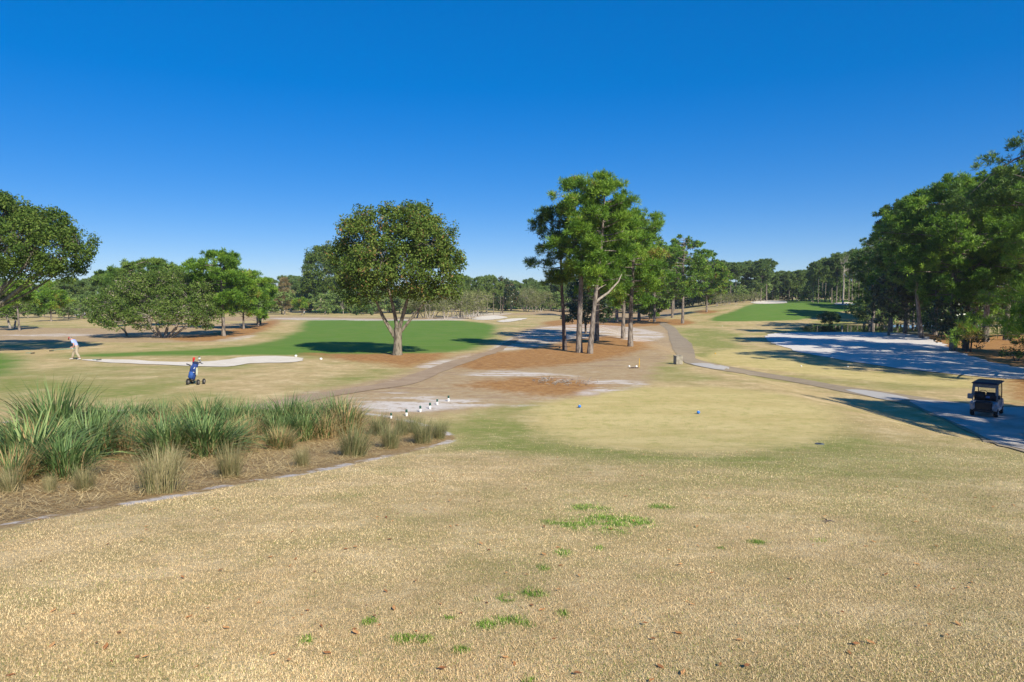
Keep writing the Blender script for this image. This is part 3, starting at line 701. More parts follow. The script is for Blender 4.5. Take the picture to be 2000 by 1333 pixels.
def make_pine(seed, H, rt, crown_base, R, lean=(0, 0), tuft=600, nn=13, ln=0.36, wd=0.028, profile='round', bias=(0, 0), dead=4, shape=None, limb=1.0):
    """returns trunk NB and crown NB for a tall pine; local origin at the foot"""
    rg = np.random.default_rng(seed); tr = NB(); cr = NB(); H = H - .45 - ln * .6
    k = 9; tz = np.linspace(0, 1, k)
    wob = np.cumsum(rg.normal(0, 0.012 * H, (k, 2)), 0) * (tz[:, None] ** 0.8) * 0.6
    P = np.stack([lean[0] * tz + wob[:, 0], lean[1] * tz + wob[:, 1], tz * H], 1)
    rr = rt * (1 - 0.86 * tz ** 1.2); rr[0] *= 1.25
    tr.tube([P[0] - (0, 0, .25)] + list(P), [rt * 1.4] + list(rr), 9)
    def axis(z):
        return np.array([np.interp(z, P[:, 2], P[:, 0]), np.interp(z, P[:, 2], P[:, 1]), z])
    tuft = int(tuft * 2.3); nb_ = int(max(12, (H - crown_base) * 4.8)); pts = []; dirs = []
    zs = crown_base + (H - crown_base) * (np.arange(nb_) + rg.random(nb_)) / nb_
    az = rg.uniform(0, 6.28); tnt = []
    for z in zs:
        f = (z - crown_base) / (H - crown_base)
        az += 2.4 + rg.normal(0, 0.5)
        if profile == 'round': L = R * 1.15 * (0.5 + 0.5 * f / .32 if f < .32 else math.sqrt(max(.02, 1 - ((f - .32) / .70) ** 2)))
        elif profile == 'cone': L = R * (1.12 - 0.95 * f)
        else: L = R * (0.45 + 0.65 * f if f < 0.75 else 1.0 - 2.2 * (f - 0.75))
        L *= rg.uniform(0.55, 1.12) * 0.92
        L *= 1 + 0.35 * (math.cos(az) * bias[0] + math.sin(az) * bias[1])
        L = max(L, 0.5)
        a = axis(z); up = rg.uniform(-0.28, 0.34) + 0.5 * f
        e = a + np.array([math.cos(az) * L, math.sin(az) * L, L * up])
        rad_ = math.hypot(e[0] - a[0], e[1] - a[1]); lim = H + .1 - .38 * rad_ - .05 * rad_ ** 2
        if e[2] > lim: e[2] = lim - .5 * rg.random()
        mid = a + np.array([math.cos(az) * L * .55, math.sin(az) * L * .55, L * up * .2 + rg.normal(0, .1)])
        br = bez(a, mid, e, 6); r0 = min(rt * 0.33, 0.02 + 0.018 * L) * limb
        tr.tube(br, np.linspace(r0, 0.012, 6), 5)
        ns = max(3, int(L * 2.3))
        for q in range(ns):
            t = rg.uniform(0.35, 1.0) if q else 1.0
            i = min(4, int(t * 5)); b = br[i] + (br[i + 1] - br[i]) * (t * 5 - i) if i < 5 else br[5]
            d = rg.normal(0, 1, 3) * (1, 1, .55) + (math.cos(az) * .8, math.sin(az) * .8, .5); d /= np.linalg.norm(d)
            l2 = rg.uniform(0.35, 0.8) * (0.6 + 0.15 * L)
            tip = b + d * l2
            if q % 2 == 0: tr.tube([b, b + d * l2 * .6 + (0, 0, -.02), tip], [0.014, 0.01, 0.006], 4)
            ct = rg.normal(0, .17)
            for _ in range(9):
                pts.append(tip + rg.normal(0, 0.24, 3) * (1, 1, .6)); dirs.append(d * .7 + (0, 0, .4)); tnt.append(ct)
    pts = np.array(pts); dirs = np.array(dirs); tnt = np.array(tnt)
    hi = pts[:, 2] > H + .35; pts[hi, 2] = H + .35 - .55 * (pts[hi, 2] - H - .35) - .3 * rg.random(hi.sum())
    grp = np.arange(len(pts)) // 9
    if len(pts) > tuft:                              # drop whole clouds, so gaps stay between those that are left
        ng = grp[-1] + 1; kg = rg.permutation(ng)[:max(1, int(ng * max(tuft / len(pts), .62)))]; sel = np.isin(grp, kg)
        if sel.sum() > tuft: sel &= rg.random(len(pts)) < tuft / sel.sum()
        pts, dirs, tnt = pts[sel], dirs[sel], tnt[sel]
    elif len(pts) < tuft:
        ex = rg.integers(0, len(pts), tuft - len(pts)); pts = np.concatenate([pts, pts[ex] + rg.normal(0, 0.12, (len(ex), 3))]); dirs = np.concatenate([dirs, dirs[ex]]); tnt = np.concatenate([tnt, tnt[ex]])
    tint = 0.5 + tnt + 0.16 * (vnoise(pts[:, 0] * .9 + seed, pts[:, 2] * .9) - .5) * 2
    tufts(cr, rg, pts, dirs, nn + 4, ln, wd * .8, tint)
    for q in range(dead):                           # bare stubs under the crown
        z = crown_base * rg.uniform(0.45, 1.0); a = axis(z); g = rg.uniform(0, 6.28); L = rg.uniform(0.4, 1.6)
        tr.tube(bez(a, a + np.array([math.cos(g) * L * .5, math.sin(g) * L * .5, .1]), a + np.array([math.cos(g) * L, math.sin(g) * L, rg.uniform(-.1, .6)]), 4), [0.035, 0.028, 0.02, 0.01], 4)
    return tr, cr

def make_broad(seed, lobes, fork, rt, nclump, nleaf, lsize, clump=0.75, stems=None, low=None, twigs=0.35, flat=0.8, aspect=0.5, foot=(0, 0, 0), joints=None):
    """spreading tree: lobes = [(x,y,z, rx,ry,rz)], fork = height where the limbs part"""
    rg = np.random.default_rng(seed); tr = NB(); cr = NB(); foot = np.array(foot, float)
    L = np.array(lobes, float)
    fk = foot + np.array([rg.normal(0, .04), rg.normal(0, .04), fork])
    stems = stems or [((0, 0), rt)]
    forks = []
    for (sx, sy), r in stems:
        a = foot + np.array([sx * .35, sy * .35, 0]); b = fk + np.array([sx, sy, 0]) if len(stems) > 1 else fk
        p = bez(a, (a + b) / 2 + rg.normal(0, 0.05 * fork, 3) * (1, 1, 0), b, 6)
        tr.tube([p[0] - (0, 0, .3)] + list(p), [r * 1.6, r * 1.28, r * 1.05, r * .98, r * .95, r * .95, r * .9], 12); forks.append((b, r))
    if joints: forks = [(np.array(tuple(p_), float), r_) for p_, r_ in joints]
    for q, l in enumerate(L):
        c = l[:3]; o, r0 = min(forks, key=lambda f_: np.linalg.norm(f_[0] - c))
        d = c - o; mid = o + d * .5 + np.array([d[0] * .12, d[1] * .12, -0.08 * abs(d[2])]) + rg.normal(0, .12, 3)
        p = bez(o - (0, 0, .25), mid, c + rg.normal(0, .2, 3), 8); ra = r0 * rg.uniform(0.24, 0.42)
        tr.tube(p, np.linspace(ra, ra * .22, 8), 7)
        for _ in range(4):
            i = rg.integers(3, 8); dd = rg.normal(0, 1, 3); dd[2] = abs(dd[2]) * .6; dd /= np.linalg.norm(dd)
            e = p[i] + dd * l[3:6] * rg.uniform(.6, .95)
            tr.tube(bez(p[i], p[i] + dd * .4 + (0, 0, .15), e, 5), np.linspace(ra * .32, .012, 5), 5)
    wgt = (L[:, 3] * L[:, 4] + L[:, 3] * L[:, 5] + L[:, 4] * L[:, 5]); wgt /= wgt.sum()
    made = 0; tries = 0
    while made < nclump and tries < nclump * 6:
        tries += 1
        l = L[rg.choice(len(L), p=wgt)]
        d = rg.normal(0, 1, 3); d /= np.linalg.norm(d)
        if d[2] < -0.55 and rg.random() < .6: continue
        s_ = rg.uniform(0.6, 1.0) + (rg.random() < .16) * rg.uniform(0, .22)
        c = l[:3] + d * l[3:6] * s_
        if low is not None and c[2] < low + rg.uniform(-.3, .5): continue
        ins = (((c - L[:, :3]) / L[:, 3:6]) ** 2).sum(1)
        if (ins < 0.42).any(): continue
        cs = clump * rg.uniform(0.6, 1.25)
        leaves(cr, rg, c, cs, int(nleaf * rg.uniform(.6, 1.3)), lsize, tint=float(np.clip(0.5 + rg.normal(0, .13), .2, .8)), flat=flat, aspect=aspect)
        if rg.random() < twigs:
            o = l[:3] + d * l[3:6] * .25
            tr.tube(bez(o, (o + c) / 2 + rg.normal(0, .15, 3), c, 4), [.03, .022, .014, .006], 4)
        made += 1
    return tr, cr

def plant_tree(name, foot, tr, cr, mt, ml, label, cat='tree', group=None, rz=0.0, trunk_name='trunk', crown_name='crown'):
    t = thing(name, foot, rz, label, cat, group)
    link(trunk_name, tr.mesh(trunk_name, mt, True), t); link(crown_name, cr.mesh(crown_name, ml), t)
    return t

def lobe_px(foot, y0, items):
    """lobes given as photo outline (px, py, half width px, half height px, depth offset m, depth radius m)"""
    o = []
    for px, py, rx, rz, dy, ry in items:
        y = y0 + dy; p = at_depth(px, py, y) - foot; k = y / F
        o.append((p.x, p.y, p.z, rx * k, ry, rz * k))
    return o

def height_to(foot, py):
    return at_depth(1000, py, foot.y).z - foot.z

# --- the big oak beside the green fairway
ft = at(776, 694)
lob = lobe_px(ft, ft.y, [(775, 455, 72, 52, 0, 3.0), (705, 470, 50, 50, 0.3, 2.6), (848, 478, 48, 50, 0.2, 2.6), (735, 432, 42, 34, 0.8, 2.2), (812, 428, 46, 30, 0.4, 2.2),
    (720, 530, 52, 42, -1.2, 2.3), (795, 520, 58, 45, -2.0, 2.2), (862, 535, 40, 42, -.6, 2.0), (770, 490, 80, 60, 2.4, 2.4), (690, 505, 40, 40, 1.2, 2.0), (878, 505, 26, 34, .4, 1.6), (745, 500, 50, 40, -2.4, 1.6), (690, 560, 34, 26, -.2, 1.6), (700, 585, 26, 16, -.6, 1.4), (865, 570, 30, 22, -.4, 1.5), (835, 470, 42, 36, -2.2, 1.5), (735, 562, 42, 24, -1.0, 1.8), (812, 562, 46, 26, -.8, 1.8), (775, 545, 46, 30, -2.4, 1.5)])
tr, cr = make_broad(3, lob, height_to(ft, 640), 0.31, 700, 84, 0.10, 0.60, low=height_to(ft, 600), twigs=.4, joints=[(at_depth(a_, b_, ft.y - .8) - ft, .2) for a_, b_ in ((728, 572), (752, 545), (806, 545), (846, 572), (742, 612))])
for (a, b, c, r) in (((771, 655), (748, 625), (728, 572), .15), ((776, 648), (772, 605), (752, 545), .16), ((779, 645), (792, 600), (806, 545), .16), ((780, 652), (806, 618), (846, 572), .13), ((772, 662), (757, 640), (742, 612), .10)):
    p = [at_depth(q[0], q[1], ft.y - .4 * i) - ft for i, q in enumerate((a, b, c))]
    tr.tube(bez(*p, n=7), np.linspace(r, r * .45, 7), 8)
plant_tree('oak_tree', ft, tr, cr, M_OAKBARK, M_OAK, 'large round live oak with forked trunk standing beside the dirt path at the green fairway')

# --- oak leaning in from the left edge
fy = at(-40, 692)
lob = lobe_px(fy, fy.y, [(60, 470, 80, 62, 0, 3.5), (0, 440, 66, 52, 0.5, 3.0), (118, 492, 52, 42, -.3, 2.4), (152, 478, 28, 34, 0, 1.6), (60, 520, 62, 34, -1.2, 2.4), (-70, 470, 110, 84, 0, 4.2), (-150, 510, 80, 66, 0, 3.4), (15, 405, 30, 26, 0.3, 1.5),
    (92, 438, 34, 30, .4, 1.8), (-40, 410, 60, 40, 1.0, 2.4), (20, 480, 70, 50, -2.6, 2.0), (0, 470, 90, 60, 3.2, 2.6), (130, 525, 30, 22, .5, 1.4)])
tr, cr = make_broad(8, lob, height_to(fy, 612), 0.34, 800, 84, 0.105, 0.64, low=height_to(fy, 556), twigs=.5)
for pts, r in (([(-36, 615), (10, 588), (60, 545), (110, 520)], .17), ([(-30, 600), (10, 560), (50, 520), (70, 480)], .16)):
    tr.tube([at_depth(q[0], q[1], fy.y - .8) - fy for q in pts], np.linspace(r, r * .4, 4), 7)
plant_tree('oak_tree', fy, tr, cr, M_OAKBARK, M_OAK, 'live oak reaching in from the left edge of the photo over its own long shadow')

# --- grey green spreading oaks of the left group
fo = at(318, 660)
lob = lobe_px(fo, fo.y, [(225, 595, 52, 36, 0, 2.6), (300, 582, 66, 44, .6, 3), (372, 590, 54, 40, .4, 2.8), (335, 556, 58, 28, 1.4, 2.6), (212, 618, 34, 20, -.8, 1.8), (250, 628, 42, 20, -1.2, 1.8), (395, 612, 34, 32, -.4, 1.8), (300, 618, 54, 24, -1.8, 2.0), (268, 560, 40, 26, 1.0, 2.2), (350, 610, 44, 30, -1.6, 1.6)])
tr, cr = make_broad(15, lob, height_to(fo, 640), 0.17, 700, 64, 0.105, 0.62, stems=[((-1.3, .2), .13), ((-.4, -.3), .15), ((.5, .2), .16), ((1.6, -.1), .15), ((2.3, .3), .12)], low=height_to(fo, 640), twigs=.5)
plant_tree('oak_tree', fo, tr, cr, M_PALEBARK, M_OAKGREY, 'low spreading grey green oak with several pale stems in the left clump')
fs = at(249, 657)
nb = NB(); q = lambda px, py: at_depth(px, py, fs.y) - fs
nb.tube([q(249, 660), q(246, 650), q(238, 642), q(226, 635)], [.12, .10, .07, .03], 6); nb.tube([q(245, 648), q(243, 640), q(247, 633)], [.08, .06, .03], 6)
t = thing('dead_limb_stump', fs, 0, 'small bare crooked stump of limbs at the left foot of the spreading oak', 'stump'); link('limbs', nb.mesh('limbs', M_OAKBARK, True), t)

PG = {}
def px_pine(bx, by, topy, rpx, cby, label, seed, mat_=None, name='pine_tree', group=None, bark=None, tuft=520, nn=13, ln=.36, wd=.03, foot=None, rt=None, **kw):
    ft = foot or at(bx, by); H = height_to(ft, topy); k = ft.y / F
    far_ = max(1.0, ft.y / 56); wd *= far_ ** 1.1; ln *= far_ ** .4; tuft = int(tuft * 1.15)
    tr, cr = make_pine(seed, H, rt or max(.13, H * .0155), height_to(ft, cby), rpx * k, tuft=tuft, nn=nn, ln=ln, wd=wd, **kw)
    return plant_tree(name, ft, tr, cr, bark or M_PINEBARK, mat_ or M_PINE, label, group=group)

GP = 'pines in the centre grove'
px_pine(1103, 684, 385, 42, 560, 'thin dark leaning pine, leftmost and sparsest of the centre grove', 21, M_PINEDARK, bias=(-.4, 0), tuft=500, profile='round', group=GP, bark=M_DARKBARK, rt=.17, lean=(-.35, .2))
px_pine(1131, 689, 328, 56, 545, 'tallest pine of the centre grove with a straight thick trunk', 22, tuft=760, profile='round', group=GP, rt=.235, lean=(.3, 0))
pale = px_pine(1152, 691, 345, 58, 560, 'tall pale trunked pine with one rising right limb at the grove front', 23, tuft=720, group=GP, rt=.20, lean=(.9, 0), bias=(.5, 0))
_o = pale.location; nb = NB(); q = lambda px, py: at_depth(px, py, _o.y - .1) - _o
nb.tube([q(1160, 594), q(1172, 583), q(1188, 572), q(1208, 550), q(1214, 536)], [.12, .10, .085, .055, .03], 7)
nb.tube([q(1161, 572), q(1172, 562), q(1184, 556)], [.06, .045, .02], 6)
link('limb', nb.mesh('limb', M_PALEBARK, True), pale)
px_pine(1165, 667, 385, 54, 580, 'pine standing just behind the pale front trunk of the centre grove', 24, tuft=520, group=GP, lean=(.3, .2))
px_pine(1231, 677, 402, 62, 592, 'stout pine with a bare grey trunk at the right front of the centre grove', 25, tuft=780, group=GP, rt=.22, profile='round', bias=(.3, 0))
px_pine(1217, 662, 410, 54, 598, 'slim pine half behind the stout right front trunk of the centre grove', 26, tuft=620, group=GP)
px_pine(1204, 631, 425, 50, 585, 'dark trunked pine deep behind the white sand in the centre grove', 27, M_PINEDARK, tuft=520, group=GP)
px_pine(1187, 627, 452, 46, 560, 'short pine at the back left of the centre grove behind the sand', 28, tuft=420, group=GP)
px_pine(1248, 627, 440, 56, 590, 'pine at the back right of the centre grove above the straw bed', 29, tuft=620, group=GP)
px_pine(1278, 629, 466, 52, 595, 'bright green pine at the right end of the grove, left of the path', 30, tuft=520, group=GP, profile='round')
GQ = 'pines along the cart path'
px_pine(1313, 621, 478, 46, 585, 'thin pine left of the pair where the path bends away', 31, tuft=420, group=GQ)
px_pine(1333, 632, 458, 62, 585, 'pine with twin leaning stems in a straw ring by the path bend', 32, tuft=720, group=GQ)
px_pine(1380, 610, 502, 50, 582, 'solitary pine in a straw ring right of the path bend', 33, tuft=520, group=GQ, bias=(.3, 0))
ft = at(1328, 632); p = at_depth(1334, 560, ft.y) - ft
# small bright pine & the dark magnolia in the grove
px_pine(1268, 628, 575, 30, 617, 'small bushy young pine low among the grove trunks', 34, tuft=260, ln=.42, wd=.04, profile='round', name='pine_tree', group=GP)
ft = at(1144, 652)
lob = lobe_px(ft, ft.y, [(1135, 590, 34, 34, 0, 2.0), (1160, 575, 34, 36, .2, 2.0), (1140, 550, 28, 26, .3, 1.7), (1125, 618, 26, 20, -.3, 1.5), (1170, 610, 24, 24, 0, 1.5)])
tr, cr = make_broad(41, lob, height_to(ft, 628), .12, 150, 44, .16, .6, low=height_to(ft, 640))
plant_tree('magnolia_tree', ft, tr, cr, M_DARKBARK, M_MAG, 'dark glossy magnolia behind the front trunks of the centre grove')
# --- hanging pine branch seen left of the grove is part of the leftmost pine's skirt

# --- left mid group
GL = 'pines of the left clump'
px_pine(437, 657, 482, 58, 605, 'tall rounded bright pine at the right of the left clump', 51, tuft=820, group=GL, rt=.2, profile='round')
px_pine(476, 643, 520, 50, 618, 'shorter dense pine right of the tall rounded one in the left clump', 52, tuft=620, group=GL, profile='round')
px_pine(505, 637, 545, 28, 618, 'small pine at the right tip of the left clump', 53, tuft=300, group=GL)
px_pine(292, 640, 498, 66, 545, 'broad dark pine rising behind the grey spreading oak', 54, M_PINEDARK, tuft=760, group=GL, profile='round')
px_pine(345, 637, 518, 56, 560, 'pine between the broad dark one and the tall rounded one of the left clump', 55, tuft=560, group=GL)
px_pine(238, 633, 520, 52, 560, 'dark pine at the left back of the spreading oak', 56, M_PINEDARK, tuft=560, group=GL)
px_pine(405, 642, 528, 34, 600, 'slim pine just left of the tall rounded pine trunk', 57, M_PINEDARK, tuft=400, group=GL)
px_pine(38, 646, 545, 44, 600, 'pale trunked pine with spread tiers under the left edge oak', 58, tuft=520, group=GL, profile='cone')
px_pine(100, 628, 562, 30, 605, 'bright low pine between the left edge oak and the tilted trunk', 59, tuft=380, group=GL)
px_pine(126, 622, 545, 26, 575, 'thin pine with a tilted orange trunk near the far white cart', 60, tuft=260, group=GL, lean=(-1.6, 0))
fo = at(24, 642)
lob = lobe_px(fo, fo.y, [(10, 585, 36, 26, 0, 2), (35, 600, 26, 22, -.4, 1.6), (-20, 590, 40, 34, 0, 2), (20, 612, 26, 16, -.6, 1.2)])
tr, cr = make_broad(61, lob, height_to(fo, 615), .14, 130, 40, .15, .62, stems=[((-.7, 0), .14), ((.6, .1), .12)])
plant_tree('oak_tree', fo, tr, cr, M_PALEBARK, M_OAKGREY, 'small leaning grey stemmed oak at the far left edge below the big oak')

# --- second dark oak behind the big one
fo = at(686, 612)
lob = lobe_px(fo, fo.y, [(625, 530, 36, 36, 0, 5), (660, 510, 44, 34, 1, 5), (650, 550, 50, 34, -2, 5), (610, 560, 26, 26, 0, 4), (690, 545, 40, 36, 0, 5), (625, 500, 24, 18, 1, 3)])
tr, cr = make_broad(62, lob, height_to(fo, 590), .4, 480, 90, .25, 1.35, low=height_to(fo, 590))
plant_tree('oak_tree', fo, tr, cr, M_DARKBARK, M_OAK, 'dark oak farther off behind the left side of the large round live oak')
fo = at(982, 612)
lob = lobe_px(fo, fo.y, [(982, 570, 30, 24, 0, 3), (965, 580, 16, 16, 0, 2), (1000, 580, 14, 16, 0, 2), (984, 552, 16, 14, 0, 2)])
tr, cr = make_broad(63, lob, height_to(fo, 596), .18, 120, 40, .26, .9)
plant_tree('oak_tree', fo, tr, cr, M_DARKBARK, M_MAG, 'neat dark round tree alone on the far bank behind the small bunkers')
fo = at(708, 616)
lob = lobe_px(fo, fo.y, [(708, 602, 17, 10, 0, 1.6), (722, 606, 12, 8, 0, 1.2), (698, 606, 10, 8, 0, 1.2)])
tr, cr = make_broad(64, lob, .5, .08, 60, 40, .2, .5, stems=[((-.4, 0), .06), ((.3, 0), .06)])
plant_tree('leafy_shrub', fo, tr, cr, M_DARKBARK, M_BROAD, 'bright green rounded shrub behind the far edge of the green fairway', 'shrub')
# rusty bald cypress
fo = on_ground(556, 190); tr, cr = make_pine(65, height_to(fo, 540), .22, height_to(fo, 605), 20 * 190 / F, tuft=200, nn=9, ln=.6, wd=.06, profile='cone')
plant_tree('cypress_tree', fo, tr, cr, M_PALEBARK, M_RUST, 'rust coloured thin winter cypress before the far left bunker')
fo = on_ground(590, 178); tr, cr = make_pine(66, height_to(fo, 578), .14, height_to(fo, 603), 13 * 178 / F, tuft=150, nn=10, ln=.6, wd=.06, profile='round')
plant_tree('pine_tree', fo, tr, cr, M_PINEBARK, M_PINE, 'young pine in a shade ring beside the distant walking golfer')

# --- right hand pines
GR = 'pines on the right bank'
px_pine(1862, 686, 332, 118, 575, 'big spreading pine with a pale trunk beyond the white bunker', 71, tuft=2500, nn=12, ln=.40, wd=.036, group=GR, rt=.34, profile='round', bias=(-.25, 0), limb=.9, dead=7, lean=(-.8, 0))
px_pine(1886, 684, 338, 100, 590, 'dark trunked pine right beside the big spreading pine', 72, M_PINE, tuft=1300, wd=.036, group=GR, bark=M_DARKBARK)
px_pine(1800, 661, 378, 64, 560, 'pine leaning left over the white bunker behind the big spreading pine', 73, M_PINEDARK, tuft=1200, wd=.036, group=GR, lean=(-2.8, 0), bias=(-.4, 0))
px_pine(1826, 655, 400, 80, 600, 'lower pine behind the big spreading pine, over the straw', 74, tuft=1100, wd=.036, group=GR)
px_pine(1925, 668, 322, 120, 600, 'tall pine filling the gap right of the two near trunks', 75, tuft=1800, wd=.036, group=GR, bias=(-.2, 0))
px_pine(1768, 652, 440, 66, 610, 'mid green pine left of the straw bank behind the small magnolia', 76, tuft=900, group=GR)
def off_pine(x, y, H, cb, R, seed, label, mt=M_PINE, **kw):
    fr = Vector((x, y, 0)); fr.z = float(ground_z(x, y)); d = dict(tuft=800, nn=12, ln=.40, wd=.032); d.update(kw)
    tr, cr = make_pine(seed, H, H * .019, cb, R, **d); plant_tree('pine_tree', fr, tr, cr, M_PINEBARK, mt, label, group=GR)
off_pine(21.8, 21.5, 10.0, 3.4, 6.4, 77, 'near pine whose low blurred boughs hang in at the right edge', tuft=800, nn=26, ln=.40, wd=.018, profile='cone', bias=(-.3, .1))
off_pine(41, 49, 20.0, 11.0, 6.8, 78, 'tallest pine, its top boughs entering at the upper right edge', M_PINEDARK, tuft=1300, wd=.036, bias=(-.5, 0))
off_pine(37.5, 46, 15.5, 3.0, 6.0, 86, 'bushy pine behind the near boughs at the right edge', tuft=1100, wd=.024, profile='cone', bias=(-.3, 0))
GO = 'pines beyond the right edge that shade bunker and apron'
for k, (x, y, H, cb, R) in enumerate([(29, 18.5, 14, 5.5, 4.6), (35, 16, 15, 6, 4.8), (44, 50, 17, 6.5, 5.2), (50, 57, 18, 6, 5.4), (56, 64, 18, 6, 5.4), (45, 42, 17, 6, 5.0), (52, 48, 18, 6, 5.2), (60, 56, 18, 6, 5.2)]):
    fr = Vector((x, y, 0)); fr.z = float(ground_z(x, y)); tr, cr = make_pine(180 + k, H, .3, cb, R, tuft=560, nn=9, ln=.55, wd=.08)
    plant_tree('pine_tree', fr, tr, cr, M_PINEBARK, M_PINE, 'pine standing outside the right edge and seen only by its shade', group=GO)
px_pine(1705, 640, 462, 46, 600, 'pine at the left end of the right bank, beyond the pond corner', 87, M_PINEDARK, tuft=420, group=GR)
px_pine(1740, 645, 430, 56, 590, 'tall dark pine behind the small magnolia on the right bank', 88, M_PINEDARK, tuft=560, group=GR)
px_pine(1965, 665, 345, 90, 600, 'dense pine at the right edge behind the near boughs', 89, tuft=1400, wd=.036, group=GR)
px_pine(1905, 655, 420, 90, 625, 'shorter bushy pine low behind the two near trunks', 90, tuft=1500, wd=.036, group=GR)
fo = at(1736, 656)
lob = lobe_px(fo, fo.y, [(1735, 575, 34, 40, 0, 2), (1715, 610, 24, 24, -.3, 1.6), (1760, 600, 26, 30, .2, 1.6), (1745, 545, 24, 24, .2, 1.5), (1710, 580, 18, 24, 0, 1.2)])
tr, cr = make_broad(81, lob, height_to(fo, 630), .16, 150, 36, .17, .62, low=height_to(fo, 640), twigs=.7)
plant_tree('magnolia_tree', fo, tr, cr, M_OAKBARK, M_MAG, 'small dark magnolia at the back edge of the white bunker by the pond')
fo = at(1895, 688)
lob = lobe_px(fo, fo.y, [(1845, 640, 36, 26, 0, 1.6), (1880, 635, 36, 30, .5, 1.8), (1900, 660, 22, 18, -.3, 1.2), (1850, 610, 34, 26, .4, 1.6)])
tr, cr = make_broad(82, lob, height_to(fo, 660), .09, 130, 40, .14, .55, stems=[((-1.2, 0), .08), ((.2, .2), .08)])
plant_tree('magnolia_tree', fo, tr, cr, M_DARKBARK, M_MAG, 'dark low evergreen filling in under the big spreading pine')
fo = at(1985, 706)
lob = lobe_px(fo, fo.y, [(1985, 655, 26, 22, 0, 1), (2005, 680, 28, 22, 0, 1), (1975, 690, 22, 12, 0, .8)])
tr, cr = make_broad(83, lob, .5, .06, 90, 36, .08, .34, stems=[((-.3, 0), .05), ((.4, 0), .05)])
plant_tree('leafy_shrub', fo, tr, cr, M_DARKBARK, M_BROAD, 'glossy shrub at the right edge on the pine straw', 'shrub')
fo = at(1622, 634)
lob = lobe_px(fo, fo.y, [(1612, 622, 13, 9, 0, 1.6), (1630, 622, 13, 9, 0, 1.6), (1622, 616, 13, 8, .3, 1.6), (1622, 627, 15, 7, -.8, 1.2)])
tr, cr = make_broad(84, lob, .5, .07, 110, 44, .13, .42, stems=[((-.4, 0), .05), ((.4, 0), .05)])
plant_tree('leafy_shrub', fo, tr, cr, M_DARKBARK, M_BROAD, 'rounded bright green bush on the bank of the pond', 'shrub')

# ------------------------------------------------------------------ distant woods: copies of a few trees, each a thing of its own
def template(tr, cr, mt, ml, name):
    me_t = tr.mesh('trunk', mt, True); me_c = cr.mesh('crown', ml)
    bm = bmesh.new(); bm.from_mesh(me_t); n0 = len(bm.faces); bm.from_mesh(me_c); bm.faces.ensure_lookup_table()
    for i in range(n0, len(bm.faces)): bm.faces[i].material_index = 1
    me = bpy.data.meshes.new(name); bm.to_mesh(me); bm.free(); me.materials.append(mt); me.materials.append(ml)
    return me
FARP = []
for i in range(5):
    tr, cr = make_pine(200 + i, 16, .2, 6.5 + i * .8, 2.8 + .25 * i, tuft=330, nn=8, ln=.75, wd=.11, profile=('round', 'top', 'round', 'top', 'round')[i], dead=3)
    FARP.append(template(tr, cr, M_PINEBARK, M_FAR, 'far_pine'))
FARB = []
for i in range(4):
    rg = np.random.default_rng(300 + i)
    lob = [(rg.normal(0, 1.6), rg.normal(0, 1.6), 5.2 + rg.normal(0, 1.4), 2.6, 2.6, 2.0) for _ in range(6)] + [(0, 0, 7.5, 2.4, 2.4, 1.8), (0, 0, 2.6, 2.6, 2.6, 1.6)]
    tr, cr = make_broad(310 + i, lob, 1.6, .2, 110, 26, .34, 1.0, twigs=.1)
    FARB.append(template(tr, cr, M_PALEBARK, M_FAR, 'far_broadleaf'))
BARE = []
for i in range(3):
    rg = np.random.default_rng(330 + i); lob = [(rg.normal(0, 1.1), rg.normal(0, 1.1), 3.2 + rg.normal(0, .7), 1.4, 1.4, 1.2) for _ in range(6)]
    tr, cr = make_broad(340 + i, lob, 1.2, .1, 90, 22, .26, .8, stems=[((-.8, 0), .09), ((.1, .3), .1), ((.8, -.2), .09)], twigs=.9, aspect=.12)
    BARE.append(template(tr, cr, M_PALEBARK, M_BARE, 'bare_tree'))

_wr = random.Random(9)
def wood(name, meshes, nat, label, cat, group, px0, px1, d0, d1, top0, top1, count, jit=10, wide=(.85, 1.25)):
    """count trees spread along the wood's edge; tops follow the photo's skyline"""
    for i in range(count):
        f = (i + _wr.uniform(.1, .9)) / count; px = px0 + (px1 - px0) * f; y = _wr.uniform(d0, d1)
        ft = on_ground(px, y); H = height_to(ft, top0 + (top1 - top0) * f + _wr.uniform(-jit, jit * .8)); H = max(H, 1.5)
        sc = H / nat; wd = sc * _wr.uniform(*wide)
        o = link(name, _wr.choice(meshes), None, ft - Vector((0, 0, .1)), (0, 0, _wr.uniform(0, 6.28)), (wd, wd, sc))
        tag(o, label, cat, group)
TP, TB = 16.4, 9.3
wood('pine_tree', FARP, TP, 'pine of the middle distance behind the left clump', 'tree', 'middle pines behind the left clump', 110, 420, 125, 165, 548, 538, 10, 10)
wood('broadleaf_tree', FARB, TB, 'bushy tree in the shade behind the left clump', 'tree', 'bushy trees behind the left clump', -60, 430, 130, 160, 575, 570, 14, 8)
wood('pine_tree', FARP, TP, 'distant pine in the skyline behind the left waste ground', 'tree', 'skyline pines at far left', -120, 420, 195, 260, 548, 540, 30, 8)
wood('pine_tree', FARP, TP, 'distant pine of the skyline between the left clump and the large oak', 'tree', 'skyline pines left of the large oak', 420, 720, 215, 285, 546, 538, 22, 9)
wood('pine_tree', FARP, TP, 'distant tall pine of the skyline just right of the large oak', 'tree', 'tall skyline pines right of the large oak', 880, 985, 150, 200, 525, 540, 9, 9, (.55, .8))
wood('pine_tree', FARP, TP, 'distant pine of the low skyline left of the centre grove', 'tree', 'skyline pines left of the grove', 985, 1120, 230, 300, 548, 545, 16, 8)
wood('pine_tree', FARP, TP, 'distant pine seen through the trunks of the centre grove', 'tree', 'skyline pines behind the grove', 1120, 1330, 220, 300, 540, 530, 22, 10)
